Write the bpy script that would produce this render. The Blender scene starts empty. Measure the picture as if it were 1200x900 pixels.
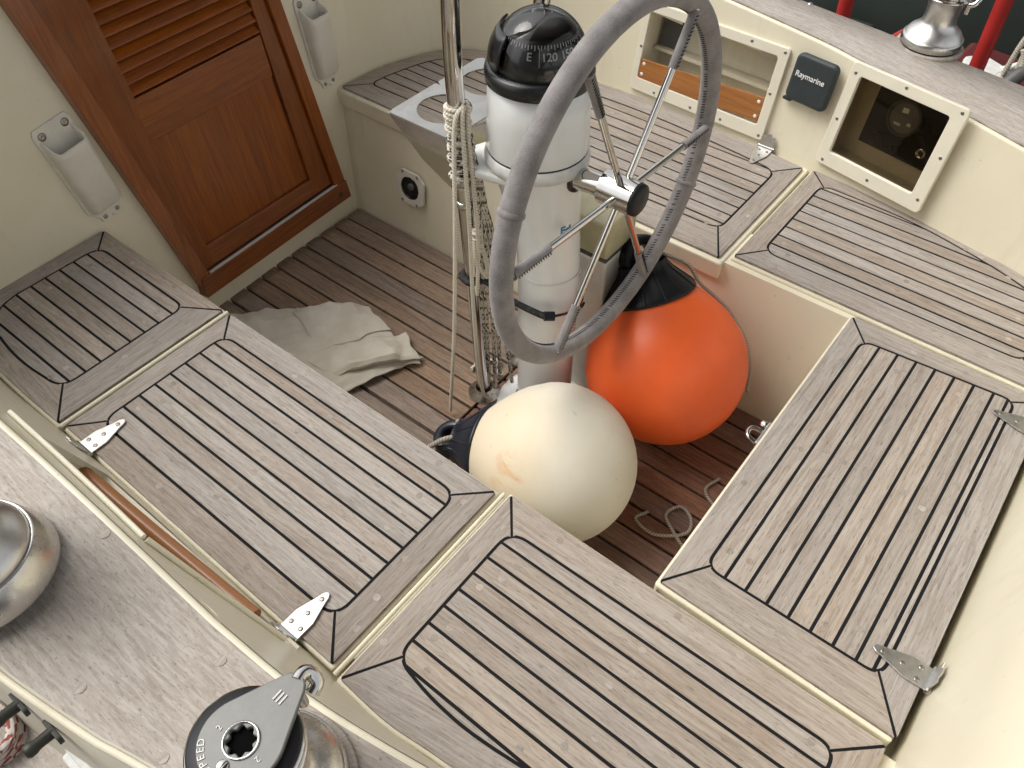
import bpy, bmesh, math, random
from mathutils import Vector, Matrix, noise
random.seed(7)
S = 1.2                      # one model unit is 1.2 m
sc = bpy.context.scene
COL = sc.collection
PI = math.pi
V = Vector

# ------------------------------------------------------------------ materials
def new_mat(name):
    m = bpy.data.materials.new(name); m.use_nodes = True
    nt = m.node_tree
    return m, nt, nt.nodes['Principled BSDF'], nt.nodes, nt.links

def mixc(N, L, fac, a, b, mode='MIX'):
    n = N.new('ShaderNodeMix'); n.data_type = 'RGBA'; n.blend_type = mode
    for sock, v in ((n.inputs[0], fac), (n.inputs[6], a), (n.inputs[7], b)):
        if hasattr(v, 'links'): L.new(v, sock)
        elif isinstance(v, (int, float)): sock.default_value = v
        else: sock.default_value = (*v, 1)
    return n.outputs[2]

def ramp(N, L, src, stops):
    r = N.new('ShaderNodeValToRGB'); L.new(src, r.inputs[0])
    e = r.color_ramp.elements
    while len(e) < len(stops): e.new(.5)
    for el, (p, c) in zip(e, stops):
        el.position = p; el.color = (c, c, c, 1) if isinstance(c, (int, float)) else (*c, 1)
    return r.outputs[0]

def noise_tex(N, L, vec, scale, detail=4, rough=.55, dist=0):
    n = N.new('ShaderNodeTexNoise'); n.inputs['Scale'].default_value = scale
    n.inputs['Detail'].default_value = detail; n.inputs['Roughness'].default_value = rough
    n.inputs['Distortion'].default_value = dist
    if vec is not None: L.new(vec, n.inputs['Vector'])
    return n.outputs[0]

def mapping(N, L, vec, scale, loc=None):
    m = N.new('ShaderNodeMapping'); L.new(vec, m.inputs[0]); m.inputs['Scale'].default_value = scale
    if loc is not None: L.new(loc, m.inputs['Location'])
    return m.outputs[0]

def math_n(N, L, op, a, b=None):
    n = N.new('ShaderNodeMath'); n.operation = op
    for i, v in enumerate((a, b)):
        if v is None: continue
        if hasattr(v, 'links'): L.new(v, n.inputs[i])
        else: n.inputs[i].default_value = v
    return n.outputs[0]

def bump(N, L, P, h, strength, dist=.002):
    b = N.new('ShaderNodeBump'); b.inputs['Strength'].default_value = strength
    b.inputs['Distance'].default_value = dist; L.new(h, b.inputs['Height'])
    L.new(b.outputs[0], P.inputs['Normal'])

def plain(name, col, rough=.5, metal=0, mottle=.12, scale=18, bumps=0, bscale=300, coat=0, spec=.5, rv=.08):
    """one paint, plastic or metal with faint wear in colour and gloss"""
    m, nt, P, N, L = new_mat(name)
    tc = N.new('ShaderNodeTexCoord').outputs['Object']
    n = noise_tex(N, L, tc, scale, 6, .6)
    f = ramp(N, L, n, ((.3, 0), (.72, 1)))
    c = mixc(N, L, f, [x*(1-mottle) for x in col], [min(1, x*(1+mottle*.5)) for x in col])
    L.new(c, P.inputs['Base Color'])
    r = N.new('ShaderNodeMapRange'); L.new(n, r.inputs[0]); r.inputs[3].default_value = max(.02, rough-rv); r.inputs[4].default_value = rough+rv
    L.new(r.outputs[0], P.inputs['Roughness'])
    P.inputs['Metallic'].default_value = metal
    P.inputs['Specular IOR Level'].default_value = spec
    P.inputs['Coat Weight'].default_value = coat
    if bumps: bump(N, L, P, noise_tex(N, L, tc, bscale, 3), bumps, .001)
    return m

def wood(name, base, dark, light, rough=.7, grain=1.0, coat=0, spec=.4, tintvar=.3, stain=None, bumps=.5, satvar=.2, gx=1.0):
    m, nt, P, N, L = new_mat(name)
    uv = N.new('ShaderNodeUVMap').outputs[0]
    at = N.new('ShaderNodeAttribute'); at.attribute_name = 'tone'
    sep = N.new('ShaderNodeSeparateColor'); L.new(at.outputs['Color'], sep.inputs[0])
    cmb = N.new('ShaderNodeCombineXYZ')
    L.new(math_n(N, L, 'MULTIPLY', sep.outputs[1], 37.), cmb.inputs[0]); L.new(math_n(N, L, 'MULTIPLY', sep.outputs[1], 11.), cmb.inputs[1])
    fine = noise_tex(N, L, mapping(N, L, uv, (13*gx, 220, 1), cmb.outputs[0]), 1.0, 5, .7, .5)
    mid = noise_tex(N, L, mapping(N, L, uv, (3.2*gx, 62, 1), cmb.outputs[0]), 1.0, 5, .65, 1.2)
    blot = noise_tex(N, L, mapping(N, L, uv, (6, 17, 1), cmb.outputs[0]), 1.0, 4, .6, .4)
    speck = noise_tex(N, L, mapping(N, L, uv, (42*gx, 330, 1), cmb.outputs[0]), 1.0, 3, .75, 0)
    c = mixc(N, L, ramp(N, L, mid, ((.36, 0), (.64, 1))), dark, base)
    c = mixc(N, L, math_n(N, L, 'MULTIPLY', ramp(N, L, fine, ((.44, 0), (.6, 1))), .7*grain), c, light)
    c = mixc(N, L, math_n(N, L, 'MULTIPLY', ramp(N, L, blot, ((.42, 0), (.75, 1))), .35), c, stain or dark)
    c = mixc(N, L, math_n(N, L, 'MULTIPLY', ramp(N, L, speck, ((.56, 0), (.68, 1))), .7*grain), c, [x*.45 for x in dark])
    # tint of the board and its wear: attribute red 0..1 -> value
    mr = N.new('ShaderNodeMapRange'); L.new(sep.outputs[0], mr.inputs[0]); mr.inputs[3].default_value = 1-tintvar; mr.inputs[4].default_value = 1+tintvar*.6
    hs = N.new('ShaderNodeHueSaturation'); L.new(c, hs.inputs['Color']); L.new(mr.outputs[0], hs.inputs['Value'])
    ms = N.new('ShaderNodeMapRange'); L.new(sep.outputs[1], ms.inputs[0]); ms.inputs[3].default_value = 1-satvar; ms.inputs[4].default_value = 1+satvar
    L.new(ms.outputs[0], hs.inputs['Saturation'])
    L.new(hs.outputs[0], P.inputs['Base Color'])
    P.inputs['Roughness'].default_value = rough; P.inputs['Specular IOR Level'].default_value = spec
    P.inputs['Coat Weight'].default_value = coat; P.inputs['Coat Roughness'].default_value = .12
    h = math_n(N, L, 'ADD', math_n(N, L, 'MULTIPLY', fine, .6), math_n(N, L, 'MULTIPLY', mid, .5))
    bump(N, L, P, h, bumps, .0012)
    return m

M = {}
M['teak'] = wood('weathered_teak', (.358, .311, .268), (.258, .214, .178), (.44, .395, .350), rough=.6, spec=.4, tintvar=.27, satvar=.28, stain=(.31, .235, .185))
M['teak_sole'] = wood('worn_sole_teak', (.27, .192, .138), (.175, .117, .08), (.355, .265, .2), rough=.66, tintvar=.22)
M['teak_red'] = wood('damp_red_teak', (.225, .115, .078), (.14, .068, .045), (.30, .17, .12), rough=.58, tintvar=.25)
M['teak_pale'] = wood('bleached_teak', (.40, .358, .315), (.285, .245, .207), (.49, .447, .40), rough=.6, tintvar=.10, grain=1.0, stain=(.33, .265, .215), gx=2.2)
M['mahogany'] = wood('varnished_mahogany', (.27, .072, .009), (.165, .040, .006), (.36, .115, .018), rough=.32, grain=.4, coat=.35, tintvar=.3, bumps=.05, satvar=.05)
M['fiddle'] = wood('oiled_brown_wood', (.40, .16, .042), (.28, .105, .028), (.48, .21, .065), rough=.4, grain=.5, coat=.3, tintvar=.1, bumps=.1)
M['caulk'] = plain('black_caulking', (.010, .010, .011), .8, mottle=.3, spec=.2)
def gelcoat(name, col, dirt, rough):
    m, nt, P, N, L = new_mat(name)
    tc = N.new('ShaderNodeTexCoord').outputs['Object']
    big = noise_tex(N, L, tc, 2.3, 6, .62, .6)
    run = noise_tex(N, L, mapping(N, L, tc, (14, 14, 2.2)), 1, 5, .65, .4)
    sp = noise_tex(N, L, tc, 150, 2, .5)
    sp2 = noise_tex(N, L, tc, 34, 3, .6, .3)
    c = mixc(N, L, ramp(N, L, big, ((.35, 0), (.72, 1))), col, [x*y for x, y in zip(col, (.94, .925, .88))])
    c = mixc(N, L, math_n(N, L, 'MULTIPLY', ramp(N, L, run, ((.55, 0), (.8, 1))), .35*dirt), c, (.42, .36, .25))
    c = mixc(N, L, math_n(N, L, 'MULTIPLY', ramp(N, L, sp, ((.735, 0), (.76, 1))), .45*dirt), c, (.20, .16, .11))
    c = mixc(N, L, math_n(N, L, 'MULTIPLY', ramp(N, L, sp2, ((.68, 0), (.74, 1))), .22*dirt), c, (.40, .33, .24))
    L.new(c, P.inputs['Base Color'])
    r = N.new('ShaderNodeMapRange'); L.new(run, r.inputs[0]); r.inputs[3].default_value = rough-.12; r.inputs[4].default_value = rough+.18
    L.new(r.outputs[0], P.inputs['Roughness']); P.inputs['Specular IOR Level'].default_value = .5
    bump(N, L, P, noise_tex(N, L, tc, 7, 2), .05, .01)
    return m
M['gel'] = gelcoat('cream_gelcoat', (.75, .70, .555), .8, .30)
M['gel_dirty'] = gelcoat('worn_cream_gelcoat', (.70, .645, .50), 1.5, .4)
M['gel_grey'] = gelcoat('grimy_gelcoat', (.50, .475, .40), 2.0, .5)
M['gel_trim'] = plain('cream_frame_plastic', (.74, .70, .575), .38, mottle=.05, scale=20)
M['white'] = plain('white_enamel', (.74, .75, .74), .22, mottle=.05, scale=14, coat=.3)
M['white_worn'] = plain('worn_white_paint', (.66, .66, .63), .42, mottle=.15, scale=40)
M['white_plastic'] = plain('off_white_plastic', (.70, .67, .59), .42, mottle=.08, scale=25)
M['black'] = plain('black_plastic', (.012, .013, .014), .28, mottle=.3, scale=40)
M['black_gloss'] = plain('glossy_black', (.006, .006, .007), .08, mottle=.2, rv=.03)
M['rubber'] = plain('black_rubber', (.008, .008, .010), .42, spec=.3, mottle=.35, scale=30)
M['navy'] = plain('blue_black_vinyl', (.012, .015, .026), .33, mottle=.4, scale=25)
M['steel'] = plain('polished_steel', (.62, .60, .57), .09, 1, mottle=.1, scale=40, rv=.06)
M['satin'] = plain('worn_steel', (.58, .565, .54), .27, 1, mottle=.06, scale=60, rv=.03)
M['chrome'] = plain('dull_chrome', (.66, .645, .62), .34, 1, mottle=.2, scale=30, rv=.1)
M['hinge'] = plain('hinge_steel', (.66, .65, .63), .33, 1, mottle=.15, scale=80, rv=.1)
M['cap'] = plain('cast_steel_cap', (.19, .19, .18), .5, .35, mottle=.15, scale=70)
M['screw'] = plain('screw_steel', (.35, .33, .30), .4, 1, mottle=.3, scale=90)
M['hole'] = plain('screw_recess', (.05, .045, .04), .7)
M['engrave'] = plain('engraved_letters', (.40, .40, .385), .45, .5, mottle=.05)
M['void'] = plain('dark_socket', (.004, .004, .004), .95, spec=.05)
M['orange'] = plain('orange_buoy_vinyl', (.86, .135, .03), .38, mottle=.10, scale=9, spec=.4, bumps=.05, bscale=14)
M['cover'] = plain('slate_blue_cover', (.025, .034, .037), .55, mottle=.15, scale=40, bumps=.15, bscale=400)
M['red'] = plain('red_cradle_paint', (.42, .022, .018), .42, mottle=.3, scale=8)
M['maroon'] = plain('dark_red_paint', (.09, .010, .010), .55, mottle=.4, scale=6)
M['green'] = plain('dark_green_hull', (.016, .024, .018), .5, mottle=.3, scale=3)
M['concrete'] = plain('dark_concrete', (.045, .045, .046), .8, mottle=.5, scale=4)
M['hood'] = plain('dark_canvas', (.03, .035, .05), .8)
M['tray'] = plain('tray_steel', (.47, .455, .42), .2, 1, mottle=.15, scale=25, rv=.06)
M['dial'] = plain('gauge_face', (.17, .165, .15), .5)
M['panel'] = plain('black_panel', (.010, .009, .008), .4, mottle=.3)
M['grey_plastic'] = plain('grey_plastic', (.09, .09, .085), .5)
M['mark'] = plain('white_lettering', (.8, .8, .78), .5, mottle=.03)
M['blue_mark'] = plain('blue_lettering', (.02, .17, .33), .5, mottle=.1)
M['olive'] = plain('yellowed_cream', (.47, .43, .27), .4, mottle=.15, scale=25)
M['peg'] = plain('dark_bronze', (.035, .035, .028), .5, metal=.3, mottle=.4, scale=60)

def leather():
    m, nt, P, N, L = new_mat('grey_suede')
    tc = N.new('ShaderNodeTexCoord').outputs['Object']
    n = noise_tex(N, L, tc, 26, 5, .6); f = noise_tex(N, L, tc, 700, 2, .7)
    c = mixc(N, L, ramp(N, L, n, ((.35, 0), (.68, 1))), (.165, .152, .150), (.27, .252, .248))
    c = mixc(N, L, math_n(N, L, 'MULTIPLY', ramp(N, L, f, ((.5, 0), (.7, 1))), .5), c, (.40, .38, .375))
    L.new(c, P.inputs['Base Color']); P.inputs['Roughness'].default_value = .9; P.inputs['Specular IOR Level'].default_value = .2
    P.inputs['Sheen Weight'].default_value = .25
    bump(N, L, P, f, .6, .0008)
    return m
M['leather'] = leather()

def white_vinyl():
    m, nt, P, N, L = new_mat('stained_white_vinyl')
    tc = N.new('ShaderNodeTexCoord').outputs['Object']
    n = noise_tex(N, L, tc, 5, 5, .6, .5)
    n2 = noise_tex(N, L, mapping(N, L, tc, (9, 14, 6)), 1, 6, .7, .8)
    def spot(p, r):
        d = N.new('ShaderNodeVectorMath'); d.operation = 'DISTANCE'; L.new(tc, d.inputs[0]); d.inputs[1].default_value = p
        w = math_n(N, L, 'ADD', d.outputs['Value'], math_n(N, L, 'MULTIPLY', n2, .10))
        return ramp(N, L, w, ((r*.55+.05, 1), (r+.05, 0)))
    sc1 = noise_tex(N, L, mapping(N, L, tc, (34, 12, 70)), 1, 3, .6, .3)
    c = mixc(N, L, ramp(N, L, n, ((.38, 0), (.7, 1))), (.73, .695, .60), (.68, .63, .51))
    c = mixc(N, L, math_n(N, L, 'MULTIPLY', spot((-.10, .09, .29), .17), .45), c, (.66, .50, .29))
    c = mixc(N, L, math_n(N, L, 'MULTIPLY', math_n(N, L, 'MULTIPLY', spot((-.125, .02, .265), .05), ramp(N, L, sc1, ((.47, 0), (.66, 1)))), .5), c, (.60, .27, .09))
    c = mixc(N, L, math_n(N, L, 'MULTIPLY', spot((.10, -.12, .20), .14), .3), c, (.45, .41, .32))
    c = mixc(N, L, math_n(N, L, 'MULTIPLY', ramp(N, L, sc1, ((.68, 0), (.76, 1))), .5), c, (.27, .26, .22))
    L.new(c, P.inputs['Base Color']); P.inputs['Roughness'].default_value = .52; P.inputs['Specular IOR Level'].default_value = .3
    bump(N, L, P, n2, .05, .002)
    return m
M['white_vinyl'] = white_vinyl()

def rope_mat(name, a, b, fleck):
    m, nt, P, N, L = new_mat(name)
    uv = N.new('ShaderNodeUVMap').outputs[0]
    mp = mapping(N, L, uv, (1, 1, 1))
    w = N.new('ShaderNodeTexWave'); w.wave_type = 'BANDS'; w.bands_direction = 'DIAGONAL'
    L.new(mapping(N, L, uv, (95 if not fleck else 60, 1.0, 1)), w.inputs[0]); w.inputs['Scale'].default_value = 1.0
    w.inputs['Distortion'].default_value = .4
    if fleck:
        fl = noise_tex(N, L, mapping(N, L, uv, (95, 4.5, 1)), 1, 1, .5, .2)
        c = mixc(N, L, ramp(N, L, fl, ((.52, 0), (.56, 1))), a, b)
    else:
        c = mixc(N, L, ramp(N, L, w.outputs[1], ((.1, 0), (.6, 1))), b, a)
    L.new(c, P.inputs['Base Color']); P.inputs['Roughness'].default_value = .85
    bump(N, L, P, w.outputs[1], .6, .001)
    return m
M['rope'] = rope_mat('white_rope', (.68, .63, .53), (.48, .44, .36), False)
M['rope_grey'] = rope_mat('grey_rope', (.40, .36, .31), (.22, .19, .16), False)
M['rope_fleck'] = rope_mat('flecked_rope', (.56, .51, .43), (.045, .04, .038), True)
M['rope_red'] = rope_mat('red_fleck_rope', (.5, .46, .42), (.25, .06, .05), True)
M['cord_black'] = rope_mat('black_cord', (.012, .012, .014), (.03, .03, .03), True)

def cloth():
    m, nt, P, N, L = new_mat('beige_canvas')
    tc = N.new('ShaderNodeTexCoord').outputs['Object']
    n = noise_tex(N, L, tc, 12, 5, .6)
    c = mixc(N, L, ramp(N, L, n, ((.35, 0), (.7, 1))), (.50, .455, .38), (.60, .555, .48))
    L.new(c, P.inputs['Base Color']); P.inputs['Roughness'].default_value = .95; P.inputs['Specular IOR Level'].default_value = .1
    bump(N, L, P, noise_tex(N, L, tc, 420, 2), .35, .001)
    return m
M['cloth'] = cloth()

def glassy(name, tint, opacity, rough=.03, ior=1.32):
    m, nt, P, N, L = new_mat(name)
    N.remove(P)
    tr = N.new('ShaderNodeBsdfTransparent'); tr.inputs[0].default_value = (*tint, 1)
    gl = N.new('ShaderNodeBsdfGlossy'); gl.inputs['Roughness'].default_value = rough
    fr = N.new('ShaderNodeFresnel'); fr.inputs[0].default_value = ior
    mx = N.new('ShaderNodeMixShader'); L.new(fr.outputs[0], mx.inputs[0]); L.new(tr.outputs[0], mx.inputs[1]); L.new(gl.outputs[0], mx.inputs[2])
    L.new(mx.outputs[0], nt.nodes['Material Output'].inputs[0])
    return m
M['smoke'] = glassy('smoked_acrylic', (.82, .77, .68), .3)
M['clear'] = glassy('clear_acrylic', (.9, .89, .86), .1)
M['dome'] = glassy('compass_dome_acrylic', (.96, .96, .96), .1, .015, 1.52)

# ------------------------------------------------------------------ mesh helpers
ORG = {}
class MB:
    def __init__(s): s.v = []; s.f = []; s.uv = []; s.tone = []; s.sm = []
    def add(s, verts, faces, uvs=None, tone=None, smooth=False):
        o = len(s.v); s.v += [V(p) for p in verts]
        for i, f in enumerate(faces):
            s.f.append([o+k for k in f])
            s.uv.append([uvs[k] for k in f] if uvs else [(verts[k][0], verts[k][1]) for k in f])
            s.tone.append(tone or (.5, .5, .5)); s.sm.append(smooth)
        return s
    def box(s, lo, hi, tone=None, axis=0):
        (x0, y0, z0), (x1, y1, z1) = lo, hi
        vs = [(x0,y0,z0),(x1,y0,z0),(x1,y1,z0),(x0,y1,z0),(x0,y0,z1),(x1,y0,z1),(x1,y1,z1),(x0,y1,z1)]
        a, b = (axis, 1 if axis != 1 else 0)
        uv = [(p[a], p[b]+p[2]) for p in vs]
        return s.add(vs, [(3,2,1,0),(4,5,6,7),(0,1,5,4),(1,2,6,5),(2,3,7,6),(3,0,4,7)], uv, tone)
    def prism(s, poly, z0, z1, tone=None, axis=1, top_only=False):
        """extruded outline in x,y"""
        n = len(poly)
        vs = [(x, y, z0) for x, y in poly] + [(x, y, z1) for x, y in poly]
        uv = [((y, x) if axis == 1 else (x, y)) for x, y in poly]*2
        fs = [tuple(range(n, 2*n))]
        if not top_only: fs.append(tuple(reversed(range(n))))
        fs += [(i, (i+1) % n, n+(i+1) % n, n+i) for i in range(n)]
        return s.add(vs, fs, uv, tone)
    def plate(s, poly, frame, t0, t1, tone=None, axis=0):
        """extruded outline in a local frame: frame = (origin, e, u, n)"""
        o, e, u, n = frame; k = len(poly)
        P = lambda a, b, t: V(o)+V(e)*a+V(u)*b+V(n)*t
        vs = [P(a, b, t0) for a, b in poly]+[P(a, b, t1) for a, b in poly]
        uv = [((a, b) if axis == 0 else (b, a)) for a, b in poly]*2
        fs = [tuple(range(k, 2*k)), tuple(reversed(range(k)))]+[(i, (i+1) % k, k+(i+1) % k, k+i) for i in range(k)]
        return s.add(vs, fs, uv, tone)
    def ring(s, outer, inner, frame, t0, t1, tone=None):
        """flat frame between two outlines of equal length"""
        o, e, u, n = frame; k = len(outer)
        P = lambda a, b, t: V(o)+V(e)*a+V(u)*b+V(n)*t
        vs = [P(a, b, t) for t in (t0, t1) for q in (outer, inner) for a, b in q]
        fs = []
        for i in range(k):
            j = (i+1) % k
            fs += [(2*k+i, 2*k+j, 3*k+j, 3*k+i), (j, i, k+i, k+j), (i, j, 2*k+j, 2*k+i), (k+j, k+i, 3*k+i, 3*k+j)]
        return s.add(vs, fs, None, tone)
    def lathe(s, prof, c=(0,0,0), axis=(0,0,1), segs=40, a0=0, a1=2*PI, tone=None, smooth=True, cap=True):
        ax = V(axis).normalized(); e = ax.orthogonal().normalized()
        if abs(ax.z) > .99: e = V((1,0,0))
        g = ax.cross(e); full = abs(a1-a0-2*PI) < 1e-6; m = segs if full else segs+1
        vs = []; uv = []
        for k, (r, h) in enumerate(prof):
            for i in range(m):
                a = a0+(a1-a0)*i/segs
                vs.append(V(c)+ax*h+(e*math.cos(a)+g*math.sin(a))*max(r, 1e-5)); uv.append((h, a*.1))
        fs = []
        for k in range(len(prof)-1):
            for i in range(segs):
                j = (i+1) % m if full else i+1
                fs.append((k*m+i, k*m+j, (k+1)*m+j, (k+1)*m+i))
        return s.add(vs, fs, uv, tone, smooth)
    def tube(s, pts, r, segs=10, smooth_n=0, closed=False, tone=None, caps=True):
        P = [V(p) for p in pts]
        if smooth_n: P = catmull(P, smooth_n, closed)
        n = len(P); rad = r if callable(r) else (lambda t: r)
        vs = []; uv = []; nrm = None; d = 0
        for i, p in enumerate(P):
            if closed: t = P[(i+1) % n]-P[i-1]
            else: t = P[min(i+1, n-1)]-P[max(i-1, 0)]
            t.normalize()
            nrm = t.orthogonal().normalized() if nrm is None else (nrm-t*nrm.dot(t)).normalized()
            b = t.cross(nrm)
            if i: d += (p-P[i-1]).length
            rr = rad(i/max(1, n-1))
            for k in range(segs+1):
                a = 2*PI*k/segs; vs.append(p+(nrm*math.cos(a)+b*math.sin(a))*rr); uv.append((d, k/segs))
        m = segs+1; fs = []
        for i in range(n if closed else n-1):
            j = (i+1) % n
            for k in range(segs): fs.append((i*m+k, i*m+k+1, j*m+k+1, j*m+k))
        s.add(vs, fs, uv, tone, True)
        if caps and not closed:
            for i, rv in ((0, True), (n-1, False)):
                q = vs[i*m:i*m+segs]; s.add(q, [tuple(reversed(range(segs))) if rv else tuple(range(segs))], [(0, 0)]*segs, tone)
        return s
    def grid(s, rows, tone=None, smooth=True, skip=None, flip=False):
        m = len(rows[0]); vs = [p for r in rows for p in r]; uv = []
        for i, r in enumerate(rows):
            d = 0
            for j, p in enumerate(r):
                if j: d += (V(p)-V(r[j-1])).length
                uv.append((d, (V(p)-V(rows[0][j])).length))
        fs = [(i*m+j, i*m+j+1, (i+1)*m+j+1, (i+1)*m+j) for i in range(len(rows)-1) for j in range(m-1) if not (skip and skip(i, j))]
        if flip: fs = [tuple(reversed(f)) for f in fs]
        return s.add(vs, fs, uv, tone, smooth)
    def build(s, name, mat, parent=None, origin=None, bevel=0, bsegs=2, solid=0, subsurf=0, weld=False):
        me = bpy.data.meshes.new(name)
        if parent is not None: o = ORG[parent.name]
        elif origin is not None: o = V(origin)
        else:
            o = V((sum(p.x for p in s.v)/len(s.v), sum(p.y for p in s.v)/len(s.v), min(p.z for p in s.v)))
        me.from_pydata([(p-o)*S for p in s.v], [], s.f); me.update()
        me.uv_layers.new(name='UVMap'); me.attributes.new('tone', 'FLOAT_COLOR', 'CORNER')
        ul = me.uv_layers['UVMap']; ca = me.attributes['tone']
        i = 0
        for q, fuv in enumerate(s.uv):
            for c in fuv:
                ul.data[i].uv = (c[0]*S, c[1]*S); t = s.tone[q]; ca.data[i].color = (*t, 1); i += 1
        me.polygons.foreach_set('use_smooth', s.sm)
        me.materials.append(mat)
        ob = bpy.data.objects.new(name, me); COL.objects.link(ob)
        ORG[ob.name] = o
        if parent is not None: ob.parent = parent
        else: ob.location = o*S
        if weld:
            w = ob.modifiers.new('weld', 'WELD'); w.merge_threshold = .0004
        if subsurf:
            sb = ob.modifiers.new('sub', 'SUBSURF'); sb.levels = subsurf; sb.render_levels = subsurf
        if solid:
            so = ob.modifiers.new('solid', 'SOLIDIFY'); so.thickness = solid*S; so.offset = -1
        if bevel:
            b = ob.modifiers.new('bev', 'BEVEL'); b.width = bevel*S; b.segments = bsegs; b.limit_method = 'ANGLE'; b.angle_limit = math.radians(40)
            b.harden_normals = False
        return ob

def catmull(P, n, closed=False):
    out = []; m = len(P)
    for i in range(m if closed else m-1):
        p1, p2 = P[i], P[(i+1) % m]
        p0 = P[i-1] if (closed or i > 0) else p1*2-p2
        p3 = P[(i+2) % m] if (closed or i+2 < m) else p2*2-p1
        for k in range(n):
            t = k/n
            out.append(.5*((2*p1)+(p2-p0)*t+(2*p0-5*p1+4*p2-p3)*t*t+(3*p1-p0-3*p2+p3)*t**3))
    if not closed: out.append(P[-1])
    return out

def thing(name, label, cat, loc, group=None):
    o = bpy.data.objects.new(name, None); COL.objects.link(o); o.empty_display_size = .05
    o.location = V(loc)*S; ORG[o.name] = V(loc); o['label'] = label; o['category'] = cat
    if group: o['group'] = group
    return o
def tag(o, label, cat, group=None):
    o['label'] = label; o['category'] = cat
    if group: o['group'] = group
    return o
def structure(o): o['kind'] = 'structure'; return o

def circle(r, n=24, c=(0, 0), a0=0): return [(c[0]+r*math.cos(a0+2*PI*i/n), c[1]+r*math.sin(a0+2*PI*i/n)) for i in range(n)]
def rrect(x0, y0, x1, y1, r, k=5):
    out = []
    for cx, cy, a in ((x1-r, y1-r, 0), (x0+r, y1-r, PI/2), (x0+r, y0+r, PI), (x1-r, y0+r, 1.5*PI)):
        for i in range(k+1):
            t = a+PI/2*i/k; out.append((cx+r*math.cos(t), cy+r*math.sin(t)))
    return out

def text(body, size, frame, name, mat, parent, depth=.0006, align='CENTER', bend=None, bold=0):
    cu = bpy.data.curves.new('lettering', 'FONT'); cu.body = body; cu.size = size*S; cu.extrude = depth*S; cu.align_x = align; cu.align_y = 'CENTER'
    cu.offset = bold*S
    t = bpy.data.objects.new('lettering', cu); COL.objects.link(t)
    dg = bpy.context.evaluated_depsgraph_get(); me = bpy.data.meshes.new_from_object(t.evaluated_get(dg))
    bpy.data.objects.remove(t); bpy.data.curves.remove(cu)
    o, e, u, n = [V(a) for a in frame]; po = ORG[parent.name]
    for v in me.vertices:
        x, y, z = v.co
        v.co = (o-po)*S+e*x+u*y+n*z
    me.name = name; me.materials.clear(); me.materials.append(mat)
    ob = bpy.data.objects.new(name, me); COL.objects.link(ob); ob.parent = parent; ORG[ob.name] = po
    return ob

def rt(lo=.2, hi=.8): return (random.uniform(lo, hi), random.random(), random.random())

# ------------------------------------------------------------------ outlines
def poly_len(p): return sum((V(p[i+1])-V(p[i])).length for i in range(len(p)-1))
def trim(side, a, b):
    """cut lengths a and b from the ends of a polyline"""
    P = [V(p) for p in side]
    def cut(P, d):
        P = P[:]
        while d > 0 and len(P) > 1:
            l = (P[1]-P[0]).length
            if l > d: P[0] = P[0]+(P[1]-P[0])*(d/l); break
            d -= l; P.pop(0)
        return P
    P = cut(P, a); P = list(reversed(cut(list(reversed(P)), b))); return P
def rounded(sides, rad):
    """closed path of four sides with rounded corners; returns sides split at the middle of each corner"""
    if isinstance(rad, (int, float)): rad = [rad]*4
    T = [trim(sd, rad[i], rad[(i+1) % 4]) for i, sd in enumerate(sides)]
    arcs = []
    for i in range(4):                       # arc at the start corner of side i
        a, c, b = T[i-1][-1], V(sides[i][0]), T[i][0]
        arcs.append([a*(1-t)**2+c*2*t*(1-t)+b*t*t for t in [k/8 for k in range(9)]])
    return [arcs[i][4:]+T[i][1:-1]+arcs[(i+1) % 4][:5] for i in range(4)]
def inset(path, d):
    n = len(path); out = []
    area = sum(path[i].x*path[(i+1) % n].y-path[(i+1) % n].x*path[i].y for i in range(n))
    sg = 1 if area > 0 else -1
    for i in range(n):
        a = path[i]-path[i-1]; b = path[(i+1) % n]-path[i]
        na = V((-a.y, a.x)); nb = V((-b.y, b.x))
        if na.length > 1e-9: na.normalize()
        if nb.length > 1e-9: nb.normalize()
        m = na+nb; m = m/max(.2, m.length_squared)*2 if m.length > 1e-6 else nb
        out.append(path[i]+m*d*sg)
    return out
def clip(poly, ax, lo, hi):
    for sgn, lim in ((1, lo), (-1, hi)):
        out = []
        for i in range(len(poly)):
            p, q = poly[i], poly[(i+1) % len(poly)]
            dp, dq = (p[ax]-lim)*sgn, (q[ax]-lim)*sgn
            if dp >= 0: out.append(p)
            if (dp > 0 and dq < 0) or (dp < 0 and dq > 0): out.append(p+(q-p)*(dp/(dp-dq)))
        poly = out
        if len(poly) < 3: return []
    return poly

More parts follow.
